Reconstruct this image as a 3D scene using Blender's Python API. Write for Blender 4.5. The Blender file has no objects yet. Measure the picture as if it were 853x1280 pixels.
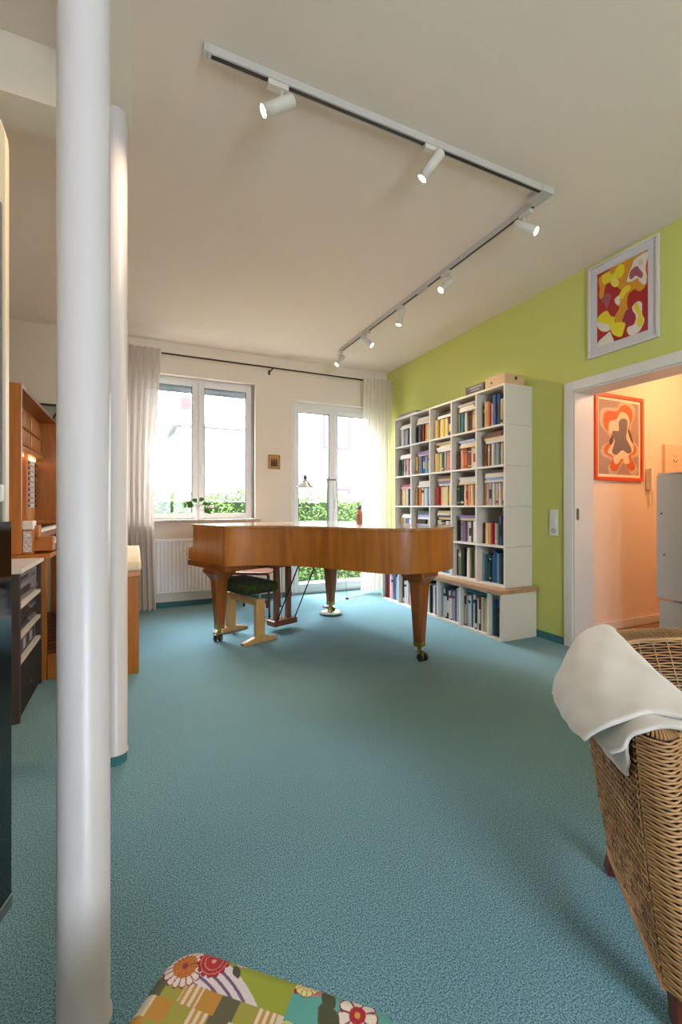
import bpy, bmesh, math, random
from mathutils import Vector, Matrix
random.seed(7)
sc = bpy.context.scene
col = sc.collection

# ------------------------------------------------------------------ camera
HC, FP, CXP, HYP = 1.12, 558.0, 426.5, 634.0
YAW = math.atan((CXP - 168.5) / FP)
SY, CY = math.sin(YAW), math.cos(YAW)
cam_d = bpy.data.cameras.new('camera'); cam = bpy.data.objects.new('camera', cam_d); col.objects.link(cam)
cam.location = (0, 0, HC); cam.rotation_euler = (math.pi / 2, 0, -YAW)
cam_d.sensor_fit = 'VERTICAL'; cam_d.sensor_height = 36; cam_d.lens = FP / 1280 * 36
cam_d.shift_y = -(640 - HYP) / 1280; cam_d.clip_start = 0.02
sc.camera = cam

# ------------------------------------------------------------------ world, light, exposure
w = bpy.data.worlds.new('overcast_sky'); sc.world = w; w.use_nodes = True
bg = w.node_tree.nodes['Background']
bg.inputs[0].default_value = (0.78, 0.88, 1.0, 1); bg.inputs[1].default_value = 20.0
sc.view_settings.view_transform = 'Standard'; sc.view_settings.look = 'None'
sc.view_settings.exposure = 0.28; sc.view_settings.gamma = 1; sc.view_settings.use_curve_mapping = False

sn = bpy.data.lights.new('hazy_sun', 'SUN'); sn.energy = 8.5; sn.angle = math.radians(38); sn.color = (.86, .94, 1.0)
so = bpy.data.objects.new('hazy_sun', sn); col.objects.link(so); so.rotation_euler = Vector((.30, -1.0, -.95)).to_track_quat('-Z', 'Y').to_euler()

def portal(name, loc, rot, sx, sy):
    l = bpy.data.lights.new(name, 'AREA'); l.shape = 'RECTANGLE'; l.size = sx; l.size_y = sy
    l.cycles.is_portal = True
    o = bpy.data.objects.new(name, l); col.objects.link(o); o.location = loc; o.rotation_euler = rot
R90 = math.pi / 2
portal('window_portal', (0.66, 5.60, 1.78), (-R90, 0, 0), 1.4, 1.7)
portal('door_portal', (2.42, 5.60, 1.2), (-R90, 0, 0), 1.3, 2.5)
portal('rear_portal', (0.95, -2.62, 1.65), (R90, 0, 0), 1.3, 1.6)

# ------------------------------------------------------------------ materials
def lin(c):
    return tuple((v / 255 / 12.92 if v / 255 <= .04045 else ((v / 255 + .055) / 1.055) ** 2.4) for v in c)
MC = {}
def mat(name, rgb, rough=.6, metal=0, spec=.5, bump=0, bscale=80, var=0, vscale=6, coat=0, sheen=0, emit=None, estr=0):
    if name in MC: return MC[name]
    m = bpy.data.materials.new(name); m.use_nodes = True; MC[name] = m
    nt = m.node_tree; b = nt.nodes['Principled BSDF']; c = lin(rgb)
    b.inputs['Base Color'].default_value = (*c, 1); b.inputs['Roughness'].default_value = rough
    b.inputs['Metallic'].default_value = metal; b.inputs['Specular IOR Level'].default_value = spec
    b.inputs['Coat Weight'].default_value = coat; b.inputs['Sheen Weight'].default_value = sheen
    if emit: b.inputs['Emission Color'].default_value = (*lin(emit), 1); b.inputs['Emission Strength'].default_value = estr
    tc = nt.nodes.new('ShaderNodeTexCoord')
    if bump:
        n = nt.nodes.new('ShaderNodeTexNoise'); n.inputs['Scale'].default_value = bscale; n.inputs['Detail'].default_value = 4
        nt.links.new(tc.outputs['Object'], n.inputs['Vector'])
        bp = nt.nodes.new('ShaderNodeBump'); bp.inputs['Strength'].default_value = bump; bp.inputs['Distance'].default_value = .004
        nt.links.new(n.outputs['Fac'], bp.inputs['Height']); nt.links.new(bp.outputs['Normal'], b.inputs['Normal'])
    if var:
        n = nt.nodes.new('ShaderNodeTexNoise'); n.inputs['Scale'].default_value = vscale; n.inputs['Detail'].default_value = 5
        nt.links.new(tc.outputs['Object'], n.inputs['Vector'])
        r = nt.nodes.new('ShaderNodeValToRGB'); r.color_ramp.elements[0].position = .3; r.color_ramp.elements[1].position = .7
        r.color_ramp.elements[0].color = (*[v * (1 - var) for v in c], 1); r.color_ramp.elements[1].color = (*[min(1, v * (1 + var)) for v in c], 1)
        nt.links.new(n.outputs['Fac'], r.inputs['Fac']); nt.links.new(r.outputs['Color'], b.inputs['Base Color'])
    return m
def wood(name, c1, c2, scale=(30, 30, 2.5), rough=.35, coat=.3, dist=1.5):
    if name in MC: return MC[name]
    m = bpy.data.materials.new(name); m.use_nodes = True; MC[name] = m
    nt = m.node_tree; b = nt.nodes['Principled BSDF']; b.inputs['Roughness'].default_value = rough
    b.inputs['Coat Weight'].default_value = coat; b.inputs['Coat Roughness'].default_value = .15
    tc = nt.nodes.new('ShaderNodeTexCoord'); mp = nt.nodes.new('ShaderNodeMapping'); mp.inputs['Scale'].default_value = scale
    n = nt.nodes.new('ShaderNodeTexNoise'); n.inputs['Scale'].default_value = 1; n.inputs['Detail'].default_value = 6; n.inputs['Distortion'].default_value = dist
    n2 = nt.nodes.new('ShaderNodeTexNoise'); n2.inputs['Scale'].default_value = .22; n2.inputs['Detail'].default_value = 2
    r = nt.nodes.new('ShaderNodeValToRGB'); r.color_ramp.elements[0].position = .28; r.color_ramp.elements[1].position = .72
    r.color_ramp.elements[0].color = (*lin(c1), 1); r.color_ramp.elements[1].color = (*lin(c2), 1)
    mx = nt.nodes.new('ShaderNodeMix'); mx.data_type = 'FLOAT'; mx.inputs[0].default_value = .45
    nt.links.new(tc.outputs['Object'], mp.inputs['Vector']); nt.links.new(mp.outputs['Vector'], n.inputs['Vector']); nt.links.new(mp.outputs['Vector'], n2.inputs['Vector'])
    nt.links.new(n.outputs['Fac'], mx.inputs[2]); nt.links.new(n2.outputs['Fac'], mx.inputs[3])
    nt.links.new(mx.outputs[0], r.inputs['Fac']); nt.links.new(r.outputs['Color'], b.inputs['Base Color'])
    return m
def attr_mat(name, rough=.7, bump=0, bscale=300):
    m = mat(name, (200, 200, 200), rough, bump=bump, bscale=bscale)
    nt = m.node_tree; a = nt.nodes.new('ShaderNodeVertexColor'); a.layer_name = 'Col'
    nt.links.new(a.outputs['Color'], nt.nodes['Principled BSDF'].inputs['Base Color']); return m
def glass_mat(name='pane_glass', refl=.018, tint=(1, 1, 1)):
    if name in MC: return MC[name]
    m = bpy.data.materials.new(name); m.use_nodes = True; MC[name] = m; nt = m.node_tree
    for n in list(nt.nodes):
        if n.type != 'OUTPUT_MATERIAL': nt.nodes.remove(n)
    out = [n for n in nt.nodes][0]
    t = nt.nodes.new('ShaderNodeBsdfTransparent'); t.inputs[0].default_value = (*tint, 1)
    g = nt.nodes.new('ShaderNodeBsdfGlossy'); g.inputs['Roughness'].default_value = .02
    mx = nt.nodes.new('ShaderNodeMixShader'); mx.inputs[0].default_value = refl
    nt.links.new(t.outputs[0], mx.inputs[1]); nt.links.new(g.outputs[0], mx.inputs[2]); nt.links.new(mx.outputs[0], out.inputs[0])
    return m
def cloth_mat(name, rgb, trans=.45, see=.1):
    m = bpy.data.materials.new(name); m.use_nodes = True; nt = m.node_tree
    out = nt.nodes['Material Output']; b = nt.nodes['Principled BSDF']; b.inputs['Base Color'].default_value = (*lin(rgb), 1); b.inputs['Roughness'].default_value = .9
    tr = nt.nodes.new('ShaderNodeBsdfTranslucent'); tr.inputs[0].default_value = (*lin(rgb), 1)
    tp = nt.nodes.new('ShaderNodeBsdfTransparent')
    m1 = nt.nodes.new('ShaderNodeMixShader'); m1.inputs[0].default_value = trans
    m2 = nt.nodes.new('ShaderNodeMixShader'); m2.inputs[0].default_value = see
    nt.links.new(b.outputs[0], m1.inputs[1]); nt.links.new(tr.outputs[0], m1.inputs[2])
    nt.links.new(m1.outputs[0], m2.inputs[1]); nt.links.new(tp.outputs[0], m2.inputs[2]); nt.links.new(m2.outputs[0], out.inputs[0])
    return m

def carpet_mat():
    m = mat('teal_carpet', (88, 138, 148), .95, spec=.1, sheen=.15)
    nt = m.node_tree; b = nt.nodes['Principled BSDF']; tc = nt.nodes.new('ShaderNodeTexCoord')
    n = nt.nodes.new('ShaderNodeTexNoise'); n.inputs['Scale'].default_value = 250; n.inputs['Detail'].default_value = 3; n.inputs['Roughness'].default_value = .7
    n2 = nt.nodes.new('ShaderNodeTexNoise'); n2.inputs['Scale'].default_value = 1.3; n2.inputs['Detail'].default_value = 3
    r = nt.nodes.new('ShaderNodeValToRGB'); r.color_ramp.elements[0].position = .40; r.color_ramp.elements[1].position = .62
    r.color_ramp.elements[0].color = (*lin((54, 104, 118)), 1); r.color_ramp.elements[1].color = (*lin((150, 190, 196)), 1)
    mx = nt.nodes.new('ShaderNodeMix'); mx.data_type = 'RGBA'; mx.blend_type = 'MULTIPLY'; mx.inputs[0].default_value = .25
    r2 = nt.nodes.new('ShaderNodeValToRGB'); r2.color_ramp.elements[0].color = (.62, .66, .7, 1); r2.color_ramp.elements[1].color = (1, 1, 1, 1)
    r2.color_ramp.elements[0].position = .35; r2.color_ramp.elements[1].position = .65
    for q in (n, n2): nt.links.new(tc.outputs['Object'], q.inputs['Vector'])
    nt.links.new(n.outputs['Fac'], r.inputs['Fac']); nt.links.new(n2.outputs['Fac'], r2.inputs['Fac'])
    nt.links.new(r.outputs['Color'], mx.inputs[6]); nt.links.new(r2.outputs['Color'], mx.inputs[7]); nt.links.new(mx.outputs[2], b.inputs['Base Color'])
    bp = nt.nodes.new('ShaderNodeBump'); bp.inputs['Strength'].default_value = .5; bp.inputs['Distance'].default_value = .002
    nt.links.new(n.outputs['Fac'], bp.inputs['Height']); nt.links.new(bp.outputs['Normal'], b.inputs['Normal'])
    return m

M_white = mat('white_plaster', (236, 224, 208), .9, spec=.2, bump=.25, bscale=220)
M_ceil = mat('ceiling_plaster', (236, 220, 206), .95, spec=.1, bump=.2, bscale=160)
M_green = mat('lime_green_paint', (204, 206, 116), .85, spec=.2, bump=.2, bscale=220)
M_hall = mat('hall_plaster', (240, 214, 190), .9, spec=.2, bump=.3, bscale=200)
M_lac = mat('white_lacquer', (236, 234, 232), .35)
M_upvc = mat('white_window_profile', (238, 236, 236), .3)
M_pillar = mat('pillar_paint', (204, 198, 198), .35)
M_teal = mat('teal_skirting', (62, 118, 124), .9)
M_black = mat('black_plastic', (18, 18, 20), .35)
M_steel = mat('brushed_steel', (170, 170, 172), .3, metal=1)
M_brass = mat('brass', (178, 150, 84), .3, metal=1)
M_gasket = mat('dark_gasket', (60, 62, 66), .6)
M_piano = wood('cherry_veneer', (142, 76, 16), (198, 124, 44), (16, 16, 1.6), .32, .4, 1.2)
M_piano_d = wood('cherry_solid', (116, 60, 18), (164, 94, 32), (26, 26, 2), .35, .3)
M_organ = wood('orange_oak', (156, 84, 14), (204, 126, 36), (30, 30, 2.2), .35, .3)
M_organ_d = wood('brown_oak', (96, 48, 12), (142, 78, 22), (30, 30, 2.2), .4, .2)
M_piano_r = wood('cherry_reddish', (104, 52, 26), (142, 78, 44), (26, 26, 2), .35, .3)
M_beech = wood('beech', (186, 138, 78), (216, 170, 108), (30, 30, 3), .4, .2)
M_plank = wood('worktop_oak', (150, 104, 66), (206, 164, 122), (22, 2.2, 22), .45, .2)
M_walnut = wood('dark_walnut', (42, 30, 26), (72, 54, 44), (40, 40, 3), .5, .1)
M_redwood = wood('mahogany', (70, 24, 12), (112, 44, 22), (30, 30, 3), .4, .2)
M_hallfloor = wood('hall_parquet', (120, 76, 40), (160, 104, 58), (3, 20, 20), .35, .3)
M_case = mat('cream_shelf_board', (222, 214, 200), .5)
M_glass = glass_mat()
M_page = mat('book_pages', (226, 216, 196), .9)

# ------------------------------------------------------------------ geometry helpers
class MB:
    def __init__(s): s.v = []; s.f = []; s.mi = []; s.sm = []; s.m = 0; s.smooth = False
    def add(s, vs, fs):
        o = len(s.v); s.v += [Vector(p) for p in vs]
        for f in fs: s.f.append([o + i for i in f]); s.mi.append(s.m); s.sm.append(s.smooth)
        return s
    def box(s, x0, x1, y0, y1, z0, z1, M=None):
        x0, x1 = sorted((x0, x1)); y0, y1 = sorted((y0, y1)); z0, z1 = sorted((z0, z1))
        vs = [Vector((x, y, z)) for z in (z0, z1) for y in (y0, y1) for x in (x0, x1)]
        if M: vs = [M @ p for p in vs]
        return s.add(vs, [(0, 2, 3, 1), (4, 5, 7, 6), (0, 1, 5, 4), (2, 6, 7, 3), (0, 4, 6, 2), (1, 3, 7, 5)])
    def cyl(s, p0, p1, r0, r1=None, n=16, caps=True):
        r1 = r0 if r1 is None else r1; p0 = Vector(p0); p1 = Vector(p1); d = (p1 - p0).normalized()
        a = d.orthogonal().normalized(); b = d.cross(a); vs = []
        for p, r in ((p0, r0), (p1, r1)):
            for i in range(n):
                t = 2 * math.pi * i / n; vs.append(p + (a * math.cos(t) + b * math.sin(t)) * r)
        sm = s.smooth; s.smooth = True; s.add(vs, [(i, (i + 1) % n, n + (i + 1) % n, n + i) for i in range(n)]); s.smooth = sm
        if caps: s.add(vs, [tuple(range(n))[::-1], tuple(range(n, 2 * n))])
        return s
    def tube(s, pts, r, n=6, closed=False):
        pts = [Vector(p) for p in pts]; vs = []; N = len(pts); up = None
        for i, p in enumerate(pts):
            q0 = pts[i - 1] if i or closed else pts[0]; q1 = pts[(i + 1) % N] if i < N - 1 or closed else pts[-1]
            d = (q1 - q0).normalized()
            if up is None: up = d.orthogonal().normalized()
            up = (up - d * up.dot(d)); up = up.normalized() if up.length > 1e-6 else d.orthogonal().normalized()
            b = d.cross(up); rr = r[i] if isinstance(r, (list, tuple)) else r
            for k in range(n):
                t = 2 * math.pi * k / n; vs.append(p + (up * math.cos(t) + b * math.sin(t)) * rr)
        fs = []
        for i in range(N if closed else N - 1):
            j = (i + 1) % N
            for k in range(n): fs.append((i * n + k, i * n + (k + 1) % n, j * n + (k + 1) % n, j * n + k))
        sm = s.smooth; s.smooth = True; s.add(vs, fs); s.smooth = sm
        if not closed: s.add(vs[:n] + vs[-n:], [tuple(range(n))[::-1], tuple(range(n, 2 * n))])
        return s
    def lathe(s, prof, c, n=24, axis=None):
        # prof: (r, z); c: centre
        c = Vector(c); vs = []; M = axis or Matrix.Identity(3)
        for r, z in prof:
            for i in range(n):
                t = 2 * math.pi * i / n; vs.append(c + M @ Vector((r * math.cos(t), r * math.sin(t), z)))
        fs = []
        for j in range(len(prof) - 1):
            for i in range(n): fs.append((j * n + i, j * n + (i + 1) % n, (j + 1) * n + (i + 1) % n, (j + 1) * n + i))
        sm = s.smooth; s.smooth = True; s.add(vs, fs); s.smooth = sm
        if prof[0][0] > 1e-5: s.add(vs[:n], [tuple(range(n))[::-1]])
        if prof[-1][0] > 1e-5: s.add(vs[-n:], [tuple(range(n))])
        return s
    def prism(s, poly, z0, z1, M=None):
        n = len(poly); vs = [Vector((x, y, z)) for z in (z0, z1) for x, y in poly]
        if M: vs = [M @ p for p in vs]
        a = sum(poly[i][0] * poly[(i + 1) % n][1] - poly[(i + 1) % n][0] * poly[i][1] for i in range(n))
        lo, hi = tuple(range(n))[::-1], tuple(range(n, 2 * n))
        sides = [(i, (i + 1) % n, n + (i + 1) % n, n + i) for i in range(n)]
        if a < 0: lo, hi = lo[::-1], hi[::-1]; sides = [f[::-1] for f in sides]
        return s.add(vs, [lo, hi] + sides)
    def grid(s, P, nu, nv, wrap=False):
        vs = [P(i, j) for j in range(nv) for i in range(nu)]
        fs = [(j * nu + i, j * nu + (i + 1) % nu, (j + 1) * nu + (i + 1) % nu, (j + 1) * nu + i) for j in range(nv - 1) for i in range(nu if wrap else nu - 1)]
        return s.add(vs, fs)
    def build(s, name, mats, parent=None, smooth=None, bevel=0, solid=0, sub=0):
        if not isinstance(mats, (list, tuple)): mats = [mats]
        off = Vector((0, 0, 0)); q = parent
        while q: off += q.location; q = q.parent
        me = bpy.data.meshes.new(name); me.from_pydata([tuple(v - off) for v in s.v], [], s.f)
        for m in mats: me.materials.append(m)
        me.polygons.foreach_set('material_index', s.mi)
        me.polygons.foreach_set('use_smooth', [True if smooth else x for x in s.sm] if smooth is not False else [False] * len(s.f))
        me.update()
        o = bpy.data.objects.new(name, me); col.objects.link(o)
        if parent: o.parent = parent
        if solid: md = o.modifiers.new('solid', 'SOLIDIFY'); md.thickness = solid; md.offset = 0
        if sub: md = o.modifiers.new('sub', 'SUBSURF'); md.levels = sub; md.render_levels = sub
        if bevel: md = o.modifiers.new('bev', 'BEVEL'); md.width = bevel; md.segments = 2; md.limit_method = 'ANGLE'; md.angle_limit = .7
        return o
def tag(o, label, cat=None, group=None, kind=None):
    o['label'] = label
    if cat: o['category'] = cat
    if group: o['group'] = group
    if kind: o['kind'] = kind
    return o
def thing(name, loc, label, cat, group=None):
    o = bpy.data.objects.new(name, None); col.objects.link(o); o.location = loc; o.empty_display_size = .05
    return tag(o, label, cat, group)
def bx(*a): return MB().box(*a)
def struct(name, mb, m, label, bevel=0, cat='room'):
    o = mb.build(name, m, bevel=bevel); tag(o, label, cat, kind='structure'); return o
def paint(name, mats, O, U, V, nu, nv, fn, parent=None):
    """flat sheet with a printed colour per vertex; fn(u,v) -> sRGB 0-255"""
    O, U, V = Vector(O), Vector(U), Vector(V); mb = MB()
    mb.grid(lambda i, j: O + U * (i / (nu - 1)) + V * (j / (nv - 1)), nu, nv)
    o = mb.build(name, mats, parent)
    ca = o.data.color_attributes.new('Col', 'FLOAT_COLOR', 'POINT'); buf = []
    for j in range(nv):
        for i in range(nu): buf += [*lin(fn(i / (nu - 1), j / (nv - 1))), 1]
    ca.data.foreach_set('color', buf); return o
def smooth_poly(pts, k=6):
    out = []; n = len(pts)
    for i in range(n):
        p0, p1, p2, p3 = pts[i - 1], pts[i], pts[(i + 1) % n], pts[(i + 2) % n]
        for j in range(k):
            t = j / k
            out.append(tuple(.5 * ((2 * b) + (c - a) * t + (2 * a - 5 * b + 4 * c - d) * t * t + (-a + 3 * b - 3 * c + d) * t ** 3) for a, b, c, d in zip(p0, p1, p2, p3)))
    return out
def inside(p, x, y):
    r = False; n = len(p); j = n - 1
    for i in range(n):
        if (p[i][1] > y) != (p[j][1] > y) and x < (p[j][0] - p[i][0]) * (y - p[i][1]) / (p[j][1] - p[i][1]) + p[i][0]: r = not r
        j = i
    return r
def spline(pts, k=8):
    pts = [Vector(p) for p in pts]; out = []
    for i in range(len(pts) - 1):
        a = pts[max(i - 1, 0)]; b = pts[i]; c = pts[i + 1]; d = pts[min(i + 2, len(pts) - 1)]
        for j in range(k):
            t = j / k; out.append(.5 * ((2 * b) + (c - a) * t + (2 * a - 5 * b + 4 * c - d) * t * t + (-a + 3 * b - 3 * c + d) * t ** 3))
    out.append(pts[-1]); return out

# ------------------------------------------------------------------ room shell
XR, YB, ZC = 3.176, 5.349, 2.972      # green wall, window wall, ceiling
XL, YR = -1.35, -2.4
TH = .26
struct('floor', bx(XL - .2, XR + .05, YR - .2, YB + .3, -.12, 0), carpet_mat(), 'teal blue wall-to-wall carpet with a fine speckled pile', cat='floor')
struct('ceiling', bx(XL - .2, XR + .3, YR - .2, YB + .3, ZC, ZC + .12), M_ceil, 'off-white plaster ceiling above the piano room', cat='ceiling')
b = MB(); y0, y1 = YB, YB + .3
WX0, WX1, WZ0, WZ1 = -.02, 1.325, .955, 2.613
DX0, DX1, DZ1 = 1.79, 3.04, 2.47
for x0, x1, z0, z1 in ((XL, WX0, 0, ZC), (WX0, WX1, 0, WZ0), (WX0, WX1, WZ1, ZC), (WX1, DX0, 0, ZC), (DX0, DX1, DZ1, ZC), (DX1, XR, 0, ZC)):
    b.box(x0, x1, y0, y1, z0, z1)
struct('wall_back', b, M_white, 'white plastered wall with the window and the garden door', cat='wall')
b = MB(); GY0, GY1 = 1.20, 2.453; x0, x1 = XR, XR + .225
b.box(x0, x1, GY1, YB + .3, 0, ZC).box(x0, x1, GY0, GY1, 2.045, ZC).box(x0, x1, YR, GY0, 0, ZC)
struct('wall_right', b, M_green, 'lime green painted wall behind the bookcase', cat='wall')
struct('wall_left', bx(XL - .2, XL, YR - .2, YB + .3, 0, ZC), M_white, 'white wall behind the organ', cat='wall')
b = MB().box(XL, .3, YR - .2, YR, 0, ZC).box(1.6, XR + .3, YR - .2, YR, 0, ZC).box(.3, 1.6, YR - .2, YR, 0, .85).box(.3, 1.6, YR - .2, YR, 2.45, ZC)
struct('wall_rear', b, M_white, 'white wall behind the camera with a wide window', cat='wall')
b = MB()
for xx in (.3, .915, 1.53): b.box(xx, xx + .07, YR - .15, YR - .08, .85, 2.45)
b.box(.3, 1.6, YR - .15, YR - .08, .85, .92).box(.3, 1.6, YR - .15, YR - .08, 2.38, 2.45)
w3 = struct('window_2', b, M_upvc, 'wide window behind the camera', cat='window')
bx(.37, 1.53, YR - .12, YR - .11, .92, 2.38).build('glass_pane', M_glass, w3)

# soffits and pillars
struct('trim_1', bx(-.15, -.01, YR, 2.27, 2.853, ZC - .001), M_white, 'narrow plastered ceiling beam running over the two white pillars', cat='beam')
struct('trim_2', bx(XL, -.151, 2.12, 2.30, 2.735, ZC - .001), M_white, 'deeper plastered ceiling beam running left from the far pillar', cat='beam')
def pillar(x, y, r, label):
    t = thing('support_pillar', (x, y, 0), label, 'pillar'); t['kind'] = 'structure'
    MB().lathe([(r + .004, .045), (r + .004, .052), (r, .056), (r, 2.8525)], (x, y, 0), 48).build('shaft', M_pillar, t)
    MB().lathe([(r - .001, 0.0005), (r - .001, .0449)], (x, y, 0), 48).build('base_collar', M_teal, t)
pillar(-.096, 1.07, .049, 'thick white round pillar nearest to the camera, cut off by the frame')
pillar(-.078, 2.205, .049, 'second white round pillar standing behind the nearer one')

# skirting boards
def skirt(name, a, m, label): struct(name, bx(*a), m, label, cat='skirting')
skirt('baseboard_back', (XL, DX0, YB - .012, YB - .0005, .0005, .06), M_teal, 'teal carpet skirting strip under the radiator')
skirt('baseboard_right', (XR - .012, XR - .0005, 2.54, YB - .02, .0005, .06), M_teal, 'dark teal skirting strip along the lime green wall')
skirt('trim_6', (DX1, XR - .02, YB - .012, YB - .0005, .0005, .06), M_teal, 'short teal skirting strip in the corner right of the garden door')
skirt('baseboard_left', (XL + .0005, XL + .012, YR, YB - .02, .0005, .06), M_teal, 'teal skirting strip along the left wall')

# ------------------------------------------------------------------ window 1
YF = 5.42
def sash(parent, x0, x1, z0, z1, fr=.075, y=YF, bar=None, top=0):
    b = MB(); b.box(x0, x0 + fr, y, y + .06, z0, z1).box(x1 - fr, x1, y, y + .06, z0, z1).box(x0 + fr, x1 - fr, y, y + .06, z0, z0 + fr).box(x0 + fr, x1 - fr, y, y + .06, z1 - fr, z1)
    s = b.build('sash', M_upvc, parent, bevel=.006)
    g = MB(); a, c, e, f = x0 + fr, x1 - fr, z0 + fr, z1 - fr; q = .006
    g.box(a, a + q, y + .004, y + .03, e, f).box(c - q, c, y + .004, y + .03, e, f).box(a + q, c - q, y + .004, y + .03, e, e + q * .5).box(a + q, c - q, y + .004, y + .03, f - q, f)
    g.build('gasket', M_gasket, s)
    bx(a, c, y + .034, y + .04, e, f).build('glass_pane', M_glass, s)
    return s
wf = MB(); wx0, wx1, wz0, wz1 = .03, 1.30, .985, 2.585
wf.box(WX0 + .001, wx0 + .03, YF + .02, YF + .09, WZ0 + .03, WZ1 - .001).box(wx1 - .01, WX1 - .001, YF + .02, YF + .09, WZ0 + .03, WZ1 - .001)
wf.box(wx0 + .03, wx1 - .01, YF + .02, YF + .09, WZ0 + .03, wz0 + .03).box(wx0 + .03, wx1 - .01, YF + .02, YF + .09, wz1 - .01, WZ1 - .001)
win = struct('window_1', wf, M_upvc, 'white two-sash window above the radiator, seen left of the piano', bevel=.004, cat='window')
s1 = sash(win, wx0, .672, wz0, wz1, .068); s2 = sash(win, .674, wx1, wz0, wz1, .068)
hb = MB().box(.692, .712, YF - .012, YF - .0005, 1.52, 1.62); hb.box(.696, .708, YF - .04, YF - .012, 1.59, 1.602).box(.696, .708, YF - .045, YF - .035, 1.47, 1.602); hb.build('handle', M_lac, s2, bevel=.003)
bx(WX1 - .03, WX1 - .012, YF - .03, YF + .015, WZ0 + .03, WZ1 - .01).build('shutter_guide', mat('grey_strip', (150, 142, 134), .6), win)
sh = MB()
for i in range(3): sh.box(WX0 + .02, WX1 - .02, YF + .115, YF + .135, 2.463 + i * .045, 2.505 + i * .045)
sh.build('roller_shutter', mat('shutter_grey', (150, 156, 160), .5), win, bevel=.004)
struct('trim_3', bx(WX0 - .04, WX1 + .035, 5.22, YF + .018, WZ0 - .003, WZ0 + .026), mat('stone_sill', (176, 158, 140), .4, var=.25, vscale=40), 'narrow brownish stone sill under the left window', bevel=.003, cat='window sill')

# ------------------------------------------------------------------ garden door
df = MB(); dx0, dx1, dz1 = 1.845, 2.995, 2.40
df.box(DX0 + .001, dx0 + .02, YF + .02, YF + .09, .001, DZ1 - .001).box(dx1 - .02, DX1 - .001, YF + .02, YF + .09, .001, DZ1 - .001).box(dx0 + .02, dx1 - .02, YF + .02, YF + .09, dz1 - .02, DZ1 - .001).box(dx0 + .02, dx1 - .02, YF + .02, YF + .09, .001, .03)
door = struct('door_1', df, M_upvc, 'white glazed double garden door behind the piano', bevel=.004, cat='door')
d1 = sash(door, dx0, 2.394, .02, dz1, .06); d2 = sash(door, 2.396, dx1, .02, dz1, .06)
for dd, a, c in ((d1, dx0 + .06, 2.334), (d2, 2.456, dx1 - .06)): bx(a, c, YF + .002, YF + .05, .0805, .13).build('bottom_rail', M_upvc, dd)
hb = MB().box(2.412, 2.434, YF - .012, YF - .0005, 1.10, 1.24).box(2.416, 2.430, YF - .05, YF - .012, 1.20, 1.215).box(2.416, 2.430, YF - .055, YF - .042, 1.08, 1.215); hb.build('handle', M_lac, d2, bevel=.003)
sh = MB()
for i in range(2): sh.box(DX0 + .02, DX1 - .02, YF + .115, YF + .135, 2.355 + i * .045, 2.397 + i * .045)
sh.build('roller_shutter', MC['shutter_grey'], door, bevel=.004)

# ------------------------------------------------------------------ doorway to the hall
cs = MB(); c = .075; GX = XR - .016
cs.box(GX, XR, GY1, GY1 + c, 0.0005, 2.045 + c).box(GX, XR, GY0 - c, GY0, 0.0005, 2.045 + c).box(GX, XR, GY0, GY1, 2.045, 2.045 + c)
dr = struct('door_2', cs, mat('door_casing', (226, 220, 212), .4), 'white cased doorway in the lime green wall leading to the hall', bevel=.003, cat='doorway')
lin_ = MB(); lin_.box(XR, XR + .225, GY1 - .012, GY1 - .0005, 0.0005, 2.033).box(XR, XR + .225, GY0 + .0005, GY0 + .012, 0.0005, 2.033).box(XR, XR + .225, GY0, GY1, 2.033, 2.0445)
lin_.build('jamb_lining', MC['door_casing'], dr)
bx(XR + .02, XR + .05, GY1 - .0135, GY1 - .0121, 1.02, 1.11).build('strike_plate', M_steel, dr)
bx(XR - .0, XR + .225, GY0 + .012, GY1 - .012, 0.0005, .006).build('threshold', M_brass, dr)

# hall
HX0, HX1, HY0, HY1, HZ = XR + .225, 5.2, -.2, 2.67, 2.62
struct('trim_4', bx(XR + .051, HX1 + .2, HY0 - .2, HY1 + .2, -.1, 0), M_hallfloor, 'brown wooden hall floor seen through the doorway', cat='floor')
struct('wall_hall', MB().box(HX0, HX1 + .2, HY1, HY1 + .2, 0, HZ).box(HX1, HX1 + .2, HY0, HY1, 0, HZ).box(HX0, HX1 + .2, HY0 - .2, HY0, 0, HZ), M_hall, 'warm peach lit hall wall beyond the doorway', cat='wall')
struct('trim_5', bx(HX0, HX1 + .2, HY0 - .2, HY1 + .2, HZ, HZ + .1), M_ceil, 'hall ceiling above the doorway', cat='ceiling')
struct('baseboard_hall', bx(HX0, HX1, HY1 - .014, HY1 - .0005, .0005, .075), MC['door_casing'], 'white skirting board on the hall wall', cat='skirting', bevel=.003)
t = thing('ceiling_lamp', (4.55, 1.7, 2.62), 'round warm hall ceiling lamp above the white cabinet', 'lamp')
MB().lathe([(.02, 0), (.12, -.03), (.15, -.07), (.12, -.11), (.001, -.125)], (4.55, 1.7, 2.619), 24).build('shade', mat('warm_lamp_glass', (255, 220, 180), .5, emit=(255, 196, 130), estr=18), t)
l = bpy.data.lights.new('hall_lamp_light', 'POINT'); l.energy = 26; l.color = (1, .66, .40); l.shadow_soft_size = .12
o = bpy.data.objects.new('hall_lamp_light', l); col.objects.link(o); o.location = (4.55, 1.7, 2.4)

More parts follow.
